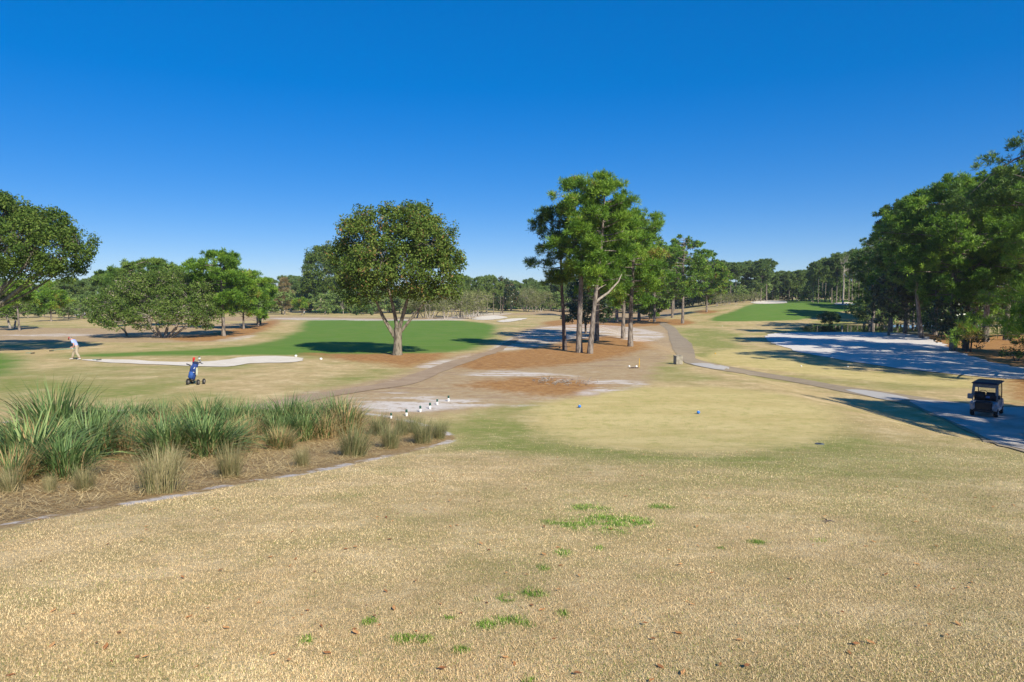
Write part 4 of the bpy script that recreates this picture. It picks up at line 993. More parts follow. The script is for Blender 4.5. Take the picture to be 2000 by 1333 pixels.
wood('pine_tree', FARP, TP, 'distant rounded pine left behind the far right green', 'tree', 'pines left behind the far green', 1370, 1500, 222, 262, 512, 508, 12, 8)
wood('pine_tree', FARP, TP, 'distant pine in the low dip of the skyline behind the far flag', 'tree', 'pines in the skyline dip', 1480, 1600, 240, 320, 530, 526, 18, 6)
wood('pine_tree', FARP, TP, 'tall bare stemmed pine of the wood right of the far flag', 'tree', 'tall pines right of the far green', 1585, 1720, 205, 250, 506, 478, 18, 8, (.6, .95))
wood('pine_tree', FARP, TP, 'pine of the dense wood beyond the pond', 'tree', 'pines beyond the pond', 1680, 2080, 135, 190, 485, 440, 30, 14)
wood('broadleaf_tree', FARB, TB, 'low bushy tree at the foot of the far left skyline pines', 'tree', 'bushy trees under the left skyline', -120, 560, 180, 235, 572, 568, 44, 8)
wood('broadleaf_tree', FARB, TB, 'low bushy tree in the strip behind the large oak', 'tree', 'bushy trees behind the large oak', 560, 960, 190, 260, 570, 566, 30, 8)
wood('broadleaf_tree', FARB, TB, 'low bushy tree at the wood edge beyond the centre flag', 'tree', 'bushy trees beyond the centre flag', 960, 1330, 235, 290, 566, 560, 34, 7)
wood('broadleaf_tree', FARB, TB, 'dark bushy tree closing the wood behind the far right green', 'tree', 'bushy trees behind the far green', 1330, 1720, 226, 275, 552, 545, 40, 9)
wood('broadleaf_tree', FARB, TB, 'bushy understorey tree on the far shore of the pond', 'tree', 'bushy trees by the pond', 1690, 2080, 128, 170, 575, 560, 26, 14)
wood('bare_tree', BARE, 4.9, 'leafless pale grey small tree beside the large oak trunk on the far bank', 'tree', 'bare grey trees right of the oak', 805, 945, 132, 165, 574, 570, 10, 8)
wood('bare_tree', BARE, 4.9, 'leafless grey tree left of the pale bunker in the far centre', 'tree', 'bare grey trees in the far centre', 1015, 1060, 220, 250, 568, 570, 4, 6)
wood('bare_tree', BARE, 4.9, 'bare grey brush along the wood edge left of the far right green', 'tree', 'bare brush by the far green', 1390, 1480, 205, 225, 574, 572, 6, 5)
# a leafless crown standing out of the right wood
fo = on_ground(1646, 200)
nb = NB(); rg = np.random.default_rng(77); H = height_to(fo, 502)
nb.tube([(0, 0, -.2), (.1, 0, H * .4), (0, .1, H * .62), (.15, 0, H)], [.28, .22, .16, .03], 8)
for k in range(16):
    z = H * rg.uniform(.5, .93); g = rg.uniform(0, 6.28); L = rg.uniform(1.5, 4.2) * (1.25 - z / H)*1.6
    e = np.array([math.cos(g) * L, math.sin(g) * L, z + L * rg.uniform(.35, .8)]); a = np.array([.05, 0, z])
    p = bez(a, (a + e) / 2 + (0, 0, -.2), e, 5); nb.tube(p, np.linspace(.09, .02, 5), 5)
    for _ in range(3):
        i = rg.integers(2, 5); nb.tube([p[i], p[i] + rg.normal(0, .55, 3) + (0, 0, .5)], [.03, .012], 4)
t = thing('dead_tree', fo, 0, 'tall leafless pale tree standing out of the wood right of the far green', 'tree'); link('trunk', nb.mesh('trunk', M_PALEBARK, True), t)
# ------------------------------------------------------------------ ornamental grasses
def blade_mesh(name, seed, n, L0, L1, wd, droop, spread, mat_, lift=(0.0, 1.0), segs=4, r0=.12):
    rg = np.random.default_rng(seed)
    az = rg.uniform(0, 6.283, n); L = rg.uniform(L0, L1, n); th = np.abs(rg.normal(0, spread, n)) + .04
    r = rg.uniform(0, r0, n) ** .8; base = np.stack([np.cos(az) * r + rg.normal(0, r0 * .3, n), np.sin(az) * r + rg.normal(0, r0 * .3, n), np.full(n, -.03)], 1)
    dr = rg.uniform(.3, 1.0, n) * droop; V = np.empty((n, segs * 2 + 1, 3)); P = base.copy(); a2 = az + rg.normal(0, .35, n)
    side = np.stack([-np.sin(a2), np.cos(a2), rg.normal(0, .25, n)], 1)
    for k in range(segs + 1):
        t = k / segs; w_ = wd * (0.75 + .5 * math.sin(math.pi * min(1, t * 1.2))) * (1 - t ** 2.5)
        if k < segs: V[:, 2 * k] = P - side * w_; V[:, 2 * k + 1] = P + side * w_
        else: V[:, 2 * k] = P
        ang = th + dr * t ** 1.3
        P = P + (np.stack([np.sin(ang) * np.cos(a2), np.sin(ang) * np.sin(a2), np.cos(ang)], 1)) * (L / segs)[:, None]
    m = segs * 2 + 1; o = (np.arange(n) * m)[:, None]
    Q = np.concatenate([o + np.array([[2 * k, 2 * k + 1, 2 * k + 3, 2 * k + 2]]) for k in range(segs - 1)])
    T = o + np.array([[2 * segs - 2, 2 * segs - 1, 2 * segs]])
    tint = np.clip(rg.normal(.5, .2, n), 0, 1)
    return np_mesh(name, V.reshape(-1, 3), [T, Q], mat_, False, {'tint': ('FACE', 'FLOAT', np.concatenate([tint, np.tile(tint, segs - 1)]))})

BIG = [(blade_mesh('green_blades', 400 + i, 400, .65, 1.4, .012, 1.5, .46, M_STRAP, r0=.22), blade_mesh('dead_blades', 420 + i, 190, .45, 1.15, .007, 1.8, .62, M_STRAPDEAD, r0=.26)) for i in range(4)]
TAN = [(blade_mesh('green_blades', 440 + i, 150, .7, 1.25, .010, 1.1, .40, M_STRAP, r0=.22), blade_mesh('dead_blades', 460 + i, 330, .55, 1.25, .008, 1.1, .45, M_STRAPDEAD, r0=.26)) for i in range(2)]
WISP = [(blade_mesh('tan_blades', 480 + i, 400, .40, .85, .0026, .75, .27, M_MUHLY, r0=.12, segs=3), blade_mesh('green_blades', 500 + i, 120, .35, .75, .0026, .7, .27, M_MUHLYG, r0=.11, segs=3)) for i in range(3)]
WISPG = [(blade_mesh('tan_blades', 520 + i, 260, .40, .8, .0028, .75, .28, M_MUHLY, r0=.12, segs=3), blade_mesh('green_blades', 530 + i, 320, .40, .9, .0028, .7, .28, M_MUHLYG, r0=.12, segs=3)) for i in range(2)]
_gr = random.Random(4)
def clump(px, py, top, pair, nat, label, group, wide=1.0):
    ft = at(px, py); h = max(.2, (at_depth(px, top, ft.y).z - ft.z)); sc = h / nat
    t = thing('ornamental_grass', ft, _gr.uniform(0, 6.28), label, 'grass clump', group); t['kind'] = 'thing'
    t.rotation_euler.x = _gr.uniform(-.13, .13); t.rotation_euler.y = _gr.uniform(-.13, .13); v = _gr.uniform(.85, 1.2)
    for me in pair: link(me.name.split('.')[0], me, t, scale=(sc * wide * v, sc * wide * v, sc))
    return t
GB = 'broad bladed grass clumps in the planting bed'
for i, (px, py, top, k, lab) in enumerate([
    (108, 872, 742, 0, 'tallest arching green grass clump at the back left of the planting bed'),
    (60, 925, 792, 1, 'dark green broad bladed clump at the front left of the planting bed'),
    (128, 935, 835, 2, 'green clump spilling forward above the wispy tufts at the front left'),
    (175, 893, 785, 3, 'green clump just right of the tallest arching one'),
    (8, 905, 838, 2, 'half dead clump cut by the left edge of the photo'),
    (215, 862, 780, 0, 'blue green clump behind the first straw coloured clump'),
    (262, 845, 775, 1, 'upright blue green clump at the back of the bed, left of the middle'),
    (318, 838, 778, 2, 'low green clump at the back of the bed beside the tan one'),
    (328, 895, 795, 3, 'dense dark green clump in the middle of the bed'),
    (400, 892, 792, 0, 'green clump right of the dense dark middle one'),
    (405, 845, 766, 1, 'tall green clump at the back middle of the bed'),
    (452, 850, 774, 3, 'green clump right of the tall back middle one'),
    (520, 848, 782, 2, 'green clump in the right half of the bed, left of the pair of tall ones'),
    (560, 846, 768, 0, 'taller left one of the pair of green clumps right of the bed middle'),
    (612, 845, 775, 1, 'lower right one of the pair of green clumps right of the bed middle'),
    (655, 838, 766, 3, 'last tall green clump before the wispy tufts at the right end')]):
    clump(px, py, top, BIG[k], 1.12, lab, GB, 1.05)
for i, (px, py, top, k) in enumerate([(75, 888, 800, 2), (140, 862, 790, 1), (240, 880, 815, 3), (290, 868, 800, 0), (370, 872, 800, 2), (435, 882, 815, 1), (490, 862, 800, 0), (540, 862, 800, 3), (590, 860, 798, 2), (632, 856, 796, 0), (30, 868, 812, 1), (185, 842, 785, 3), (372, 836, 776, 3), (480, 838, 780, 1), (585, 836, 778, 3)]):
    clump(px, py, top, BIG[k] if i % 3 else TAN[k % 2], 1.12, 'mixed green and dry clump crowded into the middle of the grass bed', 'crowded clumps filling the planting bed', 1.15)
for i, (px, py, top, k, lab) in enumerate([
    (262, 888, 808, 0, 'straw coloured clump between the dark middle and left green clumps'),
    (345, 850, 780, 1, 'straw coloured clump at the back of the bed behind the dark middle one'),
    (468, 872, 810, 0, 'small tan clump in front of the green ones in the bed middle'),
    (678, 845, 772, 1, 'tall golden clump at the right end of the green row'),
    (25, 945, 865, 1, 'brown clump at the front left corner of the bed'),
    (545, 878, 828, 0, 'low dry clump in front of the pair of tall green ones')]):
    clump(px, py, top, TAN[k], 1.12, lab, 'straw coloured grass clumps in the planting bed', 1.0)
for i, (px, py, top, k, lab) in enumerate([
    (20, 962, 905, 0, 'wispy tan tuft at the left edge beside the brown clump'),
    (166, 958, 905, 1, 'wispy grey tan tuft third from the left along the front of the bed'),
    (313, 962, 866, 2, 'tall pale wispy tuft at the front of the bed below the dark middle clump'),
    (330, 925, 868, 1, 'pale wispy tuft directly behind the tall front one'),
    (449, 932, 858, 0, 'upright wispy tuft alone at the front middle of the bed'),
    (592, 912, 866, 1, 'small thin pale tuft on the bare mulch, left of the olive one'),
    (562, 876, 835, 2, 'short round tan tuft at the foot of the tall green pair'),
    (98, 962, 922, 2, 'flattened dry tuft lying between two front left tufts')]):
    clump(px, py, top, WISP[k], .70, lab, 'wispy tan tufts along the front of the bed', 1.05)
for i, (px, py, top, k, lab) in enumerate([
    (690, 892, 820, 0, 'large olive wispy tuft near the white sand rim'),
    (762, 876, 820, 1, 'round olive tuft between the large one and the end of the bed'),
    (742, 850, 803, 0, 'green wispy tuft in the back row, nearest the golden clump'),
    (785, 850, 806, 1, 'green wispy tuft in the back row below the marker posts'),
    (826, 866, 814, 0, 'olive tuft second from the right end of the bed'),
    (857, 858, 816, 1, 'last small tuft at the right end of the bed'),
    (810, 845, 806, 1, 'thin green tuft behind the right end tufts')]):
    clump(px, py, top, WISPG[k], .74, lab, 'olive wispy tufts at the right end of the bed', 1.05)

# ------------------------------------------------------------------ small course furniture
M_WHITE = pmat('white_paint', (0.80, 0.80, 0.78), (0.68, 0.68, 0.65), 12, .5)
M_DKGREEN = pmat('dark_green_paint', (0.015, 0.09, 0.06), None, 10, .45)
M_BLUE = pmat('bright_blue_paint', (0.03, 0.22, 0.72), None, 12, .35)
M_YELLOW = pmat('yellow_paint', (0.75, 0.45, 0.03), None, 12, .45)
M_BLACK = pmat('black_plastic', (0.012, 0.012, 0.014), (0.02, 0.02, 0.022), 10, .45)
M_RUBBER = pmat('tyre_rubber', (0.016, 0.016, 0.017), (0.03, 0.029, 0.028), 18, .85)
M_METAL = pmat('grey_metal', (0.42, 0.42, 0.44), (0.32, 0.32, 0.34), 14, .35, .8)
M_WEATHER = pmat('weathered_wood', (0.40, 0.36, 0.28), (0.26, 0.23, 0.18), 5, .85, 0, .3)
M_NAVY = pmat('navy_fabric', (0.018, 0.055, 0.22), (0.012, 0.035, 0.15), 9, .8, 0, .2)
M_NAVYD = pmat('dark_navy_fabric', (0.01, 0.022, 0.08), None, 9, .8)
M_RED = pmat('red_knit', (0.62, 0.03, 0.02), (0.5, 0.02, 0.02), 20, .85)
M_SKIN = pmat('skin', (0.60, 0.34, 0.25), (0.52, 0.27, 0.20), 10, .55)
M_SHIRT = pmat('light_blue_cotton', (0.36, 0.45, 0.78), (0.30, 0.38, 0.68), 6, .9)
M_KHAKI = pmat('khaki_cotton', (0.40, 0.34, 0.24), (0.33, 0.27, 0.19), 6, .9)
M_CAP = pmat('red_cap_cotton', (0.45, 0.02, 0.035), None, 10, .85)
M_SHOE = pmat('white_leather', (0.62, 0.58, 0.54), (0.48, 0.45, 0.42), 14, .6)
M_GLOVE = pmat('white_glove', (0.82, 0.80, 0.78), None, 14, .7)
M_HAIR = pmat('grey_hair', (0.22, 0.19, 0.17), None, 30, .8)
M_TEAL = pmat('teal_pole_paint', (0.01, 0.26, 0.22), None, 10, .4)
M_ORANGE = pmat('rusty_strut', (0.16, 0.05, 0.035), None, 10, .5)
M_SEAT = pmat('black_vinyl', (0.014, 0.013, 0.016), (0.022, 0.02, 0.024), 8, .5)
M_BODY = pmat('pale_grey_plastic', (0.40, 0.40, 0.43), (0.34, 0.34, 0.37), 5, .35)
M_ROOF = pmat('dark_blue_roof', (0.012, 0.016, 0.05), None, 6, .4)
M_CANVAS = pmat('grey_canvas', (0.26, 0.26, 0.27), (0.17, 0.17, 0.18), 5, .8)
s = NT('clear_windshield'); tp = s.n('BsdfTransparent', {'Color': (0.86, 0.88, 0.88)}); gl = s.n('BsdfGlossy', {'Color': (1, 1, 1), 'Roughness': .03}); mx = s.n('MixShader', {0: .07})
s.t.links.new(tp.outputs[0], mx.inputs[1]); s.t.links.new(gl.outputs[0], mx.inputs[2]); s.t.links.new(mx.outputs[0], s.out.inputs['Surface']); M_GLASS = s.m

# white posts with green tops that hold the rope line
def make_stake():
    t = thing('marker_post', (0, 0, 0), 0, 'x', 'marker post', 'white posts with green tops')
    MB().tube([(0, 0, -.1), (0, 0, .16)], .052, 10).build('white_base', M_WHITE, t, True)
    MB().tube([(0, 0, .163), (0, 0, .28), (0, 0, .30)], [.052, .052, .035], 10).build('green_top', M_DKGREEN, t, True)
    return t
st0 = None
for px, py, top, lab in [(876, 784, 773, 'green topped white post farthest right, on the pale sand streak'), (854, 791, 780, 'green topped white post second from the right by the dirt'),
        (840, 799, 787, 'green topped white post third from the right, casting a short shadow'), (821, 805, 793, 'green topped white post just clear of the grass tufts'),
        (794, 813, 800, 'green topped post rising half hidden from the wispy tufts'), (764, 818, 807, 'green topped post nearly lost in the left wispy tufts')]:
    o = st0 if st0 is None else copy_tree(st0)
    if st0 is None: st0 = o = make_stake()
    ft = at(px, py); sc = (at_depth(px, top, ft.y).z - ft.z) / .30
    o.location = ft; o.scale = (min(sc, 1.2),) * 2 + (sc,); o['label'] = lab

def make_marker(m, cap):
    t = thing('tee_marker', (0, 0, 0), 0, 'x', 'tee marker')
    MB().ball((0, 0, .085), (.085, .085, .08), 14, 9).build('ball', m, t, True)
    MB().tube([(0, 0, -.08), (0, 0, .02)], [.012, .03], 8).build('spike', M_BLACK, t)
    MB().tube([(0, 0, .150), (0, 0, .168)], [.035, .028], 10).build('cap', cap, t, True)
    return t
def put_marker(t, px, py, lab, grp, sc=1.0):
    ft = at(px, py); t.location = ft; t.scale = (sc,) * 3; t['label'] = lab; t['group'] = grp
b0 = make_marker(M_BLUE, M_WHITE); put_marker(b0, 1132, 797, 'left blue ball marker on the pale tee', 'blue tee markers', .68)
put_marker(copy_tree(b0), 1364, 809, 'right blue ball marker near the middle of the pale tee', 'blue tee markers', .68)
y0 = make_marker(M_YELLOW, M_YELLOW); put_marker(y0, 1397, 692, 'small yellow tee marker on the turf beyond the cart path', 'forward tee markers', 0.81)
w0 = make_marker(M_WHITE, M_WHITE); put_marker(w0, 1565, 717, 'white ball marker on the sunlit turf before the white bunker', 'forward tee markers', 0.74)
put_marker(copy_tree(w0), 1656, 718, 'white ball marker in the pine shade at the edge of the white bunker', 'forward tee markers', 0.68)
put_marker(copy_tree(w0), 1411, 638, 'tiny white marker on the fairway far beyond the yellow one', 'forward tee markers', 0.81)
put_marker(copy_tree(w0), 1229, 718, 'left of two white balls on the dirt under the grove', 'forward tee markers', 0.74)
put_marker(copy_tree(w0), 1243, 718.5, 'right of two white balls on the dirt, by the yellow stick', 'forward tee markers', 0.81)
ft = at(1248, 718); t = thing('yellow_stick', ft, 0, 'thin yellow stick standing on the dirt beside the white balls', 'stick')
MB().tube([(0, 0, -.05), (.02, 0, .5)], [.022, .018], 8).build('stick', M_YELLOW, t); MB().ball((.02, 0, .51), .028, 8, 5).build('tip', M_YELLOW, t)
ft = at(1237, 720); nb = MB()
for k in range(9): nb.tube([(-.25 + .06 * k, .03 * (k % 3), .02), (-.1 + .05 * k, -.05 + .04 * (k % 4), .05 + .02 * (k % 2))], .018, 5)
t = thing('stick_pile', ft, 0, 'small dark pile of sticks between the two white balls', 'sticks'); nb.build('sticks', M_DARKBARK, t)
# brush piles on the straw
for (px, py, n, sz, lab) in [(1098, 750, 60, .55, 'larger tangle of dead twigs on the orange straw'), (1066, 745, 26, .35, 'smaller tangle of dead twigs left of the larger one')]:
    ft = at(px, py); rg = np.random.default_rng(px); nb = NB()
    for k in range(n):
        a = rg.normal(0, sz, 3) * (1, .7, .12); a[2] = abs(a[2]) + .03; d = rg.normal(0, 1, 3) * (1, 1, .45); d *= rg.uniform(.15, .4) / np.linalg.norm(d)
        nb.tube([a, a + d * .5 + (0, 0, .03), a + d], [.014, .011, .006], 4)
    t = thing('brush_pile', ft, 0, lab, 'brush'); link('twigs', nb.mesh('twigs', M_PALEBARK), t)
# slatted wooden box
ft = at(1324, 712); hgt = at_depth(1324, 695, ft.y).z - ft.z; sx = 16 * ft.y / F
t = thing('slatted_box', ft, math.radians(14), 'square weathered wood slatted bin beside the bend of the cart path', 'bin')
hw = sx * .40; fr_ = MB(); sl = MB()
for (ax, ay) in ((-1, -1), (1, -1), (1, 1), (-1, 1)): fr_.box((ax * hw * .86, ay * hw * .86, hgt * .46), (.05, .05, hgt * .9))
for sd_ in range(4):
    for k in range(6):
        u = (-1 + (2 * k + 1) / 6) * hw; p = (u, -hw) if sd_ == 0 else (hw, u) if sd_ == 1 else (u, hw) if sd_ == 2 else (-hw, u)
        s_ = (hw * 2 / 6 * .86, .022, hgt * (.93 + .01 * ((k * 7) % 3))) if sd_ % 2 == 0 else (.022, hw * 2 / 6 * .86, hgt * (.93 + .01 * ((k * 5) % 3)))
        sl.box((p[0], p[1], hgt * .49), s_, bev=.005)
fr_.build('frame', M_DARKBARK, t); sl.build('slats', M_WEATHER, t)
tl = MB()
for k in range(2): tl.box((0, (k - .5) * hw * 1.96, hgt * .985), (hw * 2.06, .05, .03))
for k in range(2): tl.box(((k - .5) * hw * 1.96, 0, hgt * .985), (.05, hw * 1.88, .03))
tl.build('top_rim', M_WEATHER, t); MB().tube([(0, 0, .02), (0, 0, hgt * .9)], hw * .78, 16).build('inner_can', M_BLACK, t, True)
# small ball by the oak path, trash can, flags
for px, py, lab in [(578, 697, 'white ball like marker at the right tip of the long bunker'), (627, 703, 'pale stone on the mulch left of the large oak')]:
    ft = at(px, py); t = thing('stone_marker' if px > 600 else 'bunker_marker', ft, 0, lab, 'marker'); MB().ball((0, 0, .05), (.1, .1, .09), 9, 6).build('stone', M_WHITE, t, True); MB().tube([(0, 0, -.06), (0, 0, .03)], .03, 7).build('peg', M_BLACK, t)
ft = at(506, 633); t = thing('trash_can', ft, 0, 'dark green bin under the right side of the left clump', 'bin')
MB().tube([(0, 0, -.05), (0, 0, 1.0)], [.36, .40], 14).build('can', M_DKGREEN, t, True); MB().tube([(0, 0, 1.003), (0, 0, 1.10), (0, 0, 1.2)], [.42, .40, .12], 14).build('lid', M_DKGREEN, t, True)
def flagstick(px, y, h, cloth, lab, sc=1.0, py=None):
    ft = at(px, py) if py else on_ground(px, y); t = thing('flagstick', ft, 0, lab, 'flagstick')
    MB().tube([(0, 0, -.1), (0, 0, h)], .035 * sc, 8).build('pole', M_WHITE, t, True)
    n = 7; V = []; Fs = []
    for i in range(n):
        x = .04 + i * .10 * sc; wv = .05 * math.sin(i * 1.1)
        for dy in (0, .012): V += [(x, wv + dy, h - .42 * sc + .03 * i * sc), (x, wv + dy, h - .02)]
    for i in range(n - 1):
        a = i * 4; Fs += [(a, a + 4, a + 5, a + 1), (a + 2, a + 3, a + 7, a + 6), (a + 1, a + 5, a + 7, a + 3), (a, a + 2, a + 6, a + 4)]
    MB().add(V, Fs).build('flag', cloth, t)
flagstick(1565.5, 0, 2.3, M_WHITE, 'flag on the far right green before the dark wood', 1.1, 585.5)
flagstick(1024, 0, 2.6, M_WHITE, 'flag on the distant centre green', 1.2, 603)
flagstick(969, 0, 2.6, M_BLUE, 'blue flag left of the neat dark round tree far off', 1.3, 604.5)
# ------------------------------------------------------------------ people
def skin_mesh(name, chains, m, sub=2, root=0):
    """chains: lists of (x, y, z, radius); equal points are shared; one continuous skinned surface"""
    V = []; R = []; E = []; key = {}
    for ch in chains:
        prev = None
        for p in ch:
            k = tuple(round(c, 4) for c in p[:3])
            if k not in key: key[k] = len(V); V.append(p[:3]); R.append(p[3])
            i = key[k]
            if prev is not None and prev != i: E.append((prev, i))
            prev = i
    me = bpy.data.meshes.new(name); me.from_pydata(V, E, [])
    o = bpy.data.objects.new(name, me); C.objects.link(o)
    md = o.modifiers.new('skin', 'SKIN'); md.use_smooth_shade = True
    sv = me.skin_vertices[0].data
    for i, r in enumerate(R): sv[i].radius = (r, r); sv[i].use_root = (i == root)
    if sub: o.modifiers.new('sub', 'SUBSURF').levels = sub
    dg = bpy.context.evaluated_depsgraph_get(); dg.update()
    new = bpy.data.meshes.new_from_object(o.evaluated_get(dg)); bpy.data.objects.remove(o); new.name = name
    new.materials.clear(); new.materials.append(m); return new

def hand(wr, d, side, s=1.0):
    """palm and five fingers of different lengths from the wrist along d"""
    wr = Vector(wr); d = Vector(d).normalized(); sd = d.cross(Vector(side)).normalized(); nrm = Vector(side).normalized()
    palm = wr + d * .075 * s; ch = [[(*wr, .026 * s), (*(wr + d * .035 * s), .032 * s), (*palm, .030 * s)]]
    for k, (off, L) in enumerate(((-.030, .062), (-.010, .078), (.010, .074), (.029, .056))):
        a = palm + sd * off * s; b = a + d * L * .5 * s - nrm * .008 * s; c = b + (d * .55 - nrm * .75).normalized() * L * .5 * s
        ch.append([(*palm, .030 * s), (*a, .0125 * s), (*b, .0095 * s), (*c, .008 * s)])
    t0 = wr + d * .03 * s - sd * .03 * s; t1 = t0 + (d * .6 - sd * .6 - nrm * .3).normalized() * .035 * s; t2 = t1 + (d * .8 - nrm * .5).normalized() * .028 * s
    ch.append([(*(wr + d * .035 * s), .032 * s), (*t0, .015 * s), (*t1, .011 * s), (*t2, .009 * s)])
    return ch

def person(loc, rz, J, label, shirt, trousers, cap=None, hair=None, glove=False, shoe=None, group=None):
    t = thing('person', loc, rz, label, 'person', group); g = lambda k: J[k]
    pel, wa, chs, nk, hd = [Vector(J[k]) for k in ('pelvis', 'waist', 'chest', 'neck', 'head')]
    up = (hd - nk).normalized(); fw = Vector(J['face']).normalized(); lf = up.cross(fw).normalized()
    body = [[(*pel, .125), (*wa, .12), (*chs, .135), (*nk, .058), (*(hd - up * .02 + fw * .01), .088), (*(hd + up * .075), .078)]]
    body.append([(*(hd - up * .02 + fw * .01), .088), (*(hd - up * .085 + fw * .055), .045)])
    sl = []; tl = []
    for S in ('l', 'r'):
        sh, el, wr, hp, kn, an, to = [Vector(J[S + k]) for k in ('sh', 'el', 'wr', 'hip', 'knee', 'ank', 'toe')]
        hdn = (wr - el).normalized()
        body.append([(*chs, .135), (*sh, .062), (*el, .044), (*wr, .028)])
        body += hand(wr, (hdn + Vector(J.get(S + 'hd', (0, 0, 0)))), lf if S == 'l' else -lf)
        body.append([(*pel, .125), (*hp, .082), (*kn, .055), (*an, .038), (*to, .032)])
        me_ = (sh + el) / 2 * 1.0
        sl.append([(*chs, .150), (*sh, .078), (*(sh + (el - sh) * .72), .068)])
        tl.append([(*pel, .15), (*hp, .122), (*kn, .095), (*(kn + (an - kn) * .95), .082)])
        b = (to - an); b.z = 0; b.normalize(); hl = an - b * .06; hl.z = to.z
        link('shoe', skin_mesh('shoe', [[(hl.x, hl.y, to.z + .03, .044), (an.x, an.y, to.z + .05, .05), (*(to - Vector((0, 0, -.012))), .042), (*(to + b * .06), .03)]], shoe or M_SHOE), t)
    bo = link('body', skin_mesh('body', body, M_SKIN), t)
    link('shirt', skin_mesh('shirt', [[(*(pel + (wa - pel) * .35), .145), (*wa, .14), (*chs, .152), (*(chs + (nk - chs) * .8), .085)]] + sl, shirt), t)
    link('trousers', skin_mesh('trousers', [[(*(pel + (wa - pel) * .6), .135), (*pel, .145)]] + tl, trousers, root=1), t)
    mb = MB(); M3 = Matrix((fw, lf, up)).transposed()
    P = lambda a, b, c: hd + fw * a + lf * b + up * c
    for sg in (-1, 1): mb.ball(P(.074, sg * .032, .012), .012, 8, 6)
    mb.build('eyes', M_BLACK, bo, True)
    nz = MB(); nz.ball(P(.096, 0, -.018), (.016, .013, .024), 8, 6, M3.to_euler()); nz.ball(P(.085, 0, -.058), (.012, .026, .007), 8, 5, M3.to_euler())
    for sg in (-1, 1): nz.ball(P(-.005, sg * .085, -.005), (.022, .012, .034), 8, 6, M3.to_euler())
    nz.build('nose_mouth_ears', M_SKIN, bo, True)
    hr = MB(); hr.ball(P(-.022, 0, .012), (.088, .088, .10), 14, 9, M3.to_euler()); hr.build('hair', hair or M_HAIR, t, True)
    if cap:
        mb = MB(); V = []; n = 14
        for j in range(5):
            a = math.pi / 2 * j / 4
            for i in range(n): b = 2 * math.pi * i / n; V.append(P(-.005 + .103 * math.cos(a) * math.cos(b), .098 * math.cos(a) * math.sin(b), .035 + .092 * math.sin(a)))
        mb.add(V, [(j * n + i, j * n + (i + 1) % n, j * n + n + (i + 1) % n, j * n + n + i) for j in range(4) for i in range(n)])
        cp = mb.build('cap', cap, t, True)
        br = MB(); Vb = []
        for i in range(9):
            b = (i - 4) / 4 * 1.15; c_, s_ = math.cos(b), math.sin(b)
            Vb += [P(.095 * c_, .095 * s_, .042), P(.095 * c_ + .085 * c_ ** .5 if c_ > 0 else .095 * c_, .10 * s_, .020), P(.095 * c_, .095 * s_, .034), P(.095 * c_ + .085 * c_ ** .5 if c_ > 0 else .095 * c_, .10 * s_, .012)]
        br.add(Vb, [f_ for i in range(8) for f_ in ((4 * i, 4 * i + 4, 4 * i + 5, 4 * i + 1), (4 * i + 2, 4 * i + 3, 4 * i + 7, 4 * i + 6), (4 * i + 1, 4 * i + 5, 4 * i + 7, 4 * i + 3))])
        br.build('brim', cap, cp)
    if glove:
        wr, el = Vector(J['lwr']), Vector(J['lel']); q = [[(p[0], p[1], p[2], p[3] * 1.12) for p in c] for c in hand(wr, (wr - el).normalized() + Vector(J.get('lhd', (0, 0, 0))), lf)]
        link('glove', skin_mesh('glove', q, M_GLOVE), t)
    return t
WALK = dict(pelvis=(0, 0, .86), waist=(.08, 0, 1.0), chest=(.22, 0, 1.22), neck=(.33, 0, 1.36), head=(.44, 0, 1.44), face=(.75, 0, -.62),
    lsh=(.22, .19, 1.29), lel=(.03, .27, 1.05), lwr=(.17, .22, .83), rsh=(.25, -.19, 1.29), rel=(.28, -.25, 1.02), rwr=(.42, -.12, .86),
    lhip=(0, .10, .82), lknee=(-.01, .11, .47), lank=(-.21, .11, .12), ltoe=(-.09, .11, .035), rhip=(.02, -.10, .82), rknee=(.31, -.10, .49), rank=(.44, -.10, .10), rtoe=(.58, -.10, .03))
STAND = dict(pelvis=(0, 0, .95), waist=(0, 0, 1.08), chest=(.01, 0, 1.30), neck=(.02, 0, 1.48), head=(.05, 0, 1.62), face=(1, 0, -.1),
    lsh=(0, .19, 1.42), lel=(-.02, .26, 1.15), lwr=(.10, .24, .93), rsh=(0, -.19, 1.42), rel=(-.02, -.26, 1.15), rwr=(.10, -.24, .93),
    lhip=(0, .10, .92), lknee=(.03, .11, .50), lank=(0, .11, .10), ltoe=(.14, .12, .035), rhip=(0, -.10, .92), rknee=(.03, -.11, .50), rank=(-.04, -.11, .10), rtoe=(.10, -.12, .035))
fm = at(152, 703)
man = person(fm, math.radians(180), WALK, 'golfer in light blue shirt, khaki trousers and red cap stooping at the bunker', M_SHIRT, M_KHAKI, M_CAP, glove=True)
def rake(loc, rz, tilt, label, L=1.5, h=0.0):
    t = thing('bunker_rake', loc, rz, label, 'rake'); t.rotation_euler = (0, tilt, rz)
    MB().tube([(0, 0, h), (L, 0, h)], .016, 8).build('pole', M_TEAL, t, True)
    mb = MB(); mb.box((L + .01, 0, h), (.04, .46, .035), bev=.006)
    for k in range(11): mb.tube([(L + .01, -.21 + .042 * k, h - .017), (L + .02, -.21 + .042 * k, h - .075)], .007, 5)
    mb.build('rake_head', M_BLACK, t)
hp = man.matrix_basis @ Vector((.22, .20, .79)) if False else fm + Vector((-.24, -.21, .775))
rake(hp + Vector((.25, 0, .02)), math.radians(180), math.radians(5), 'teal handled bunker rake held out level by the stooping golfer', 1.6)
rake(at(181, 705) + Vector((0, 0, .09)), math.radians(-8), 0, 'teal handled rake lying on the sand right of the golfer', .45)
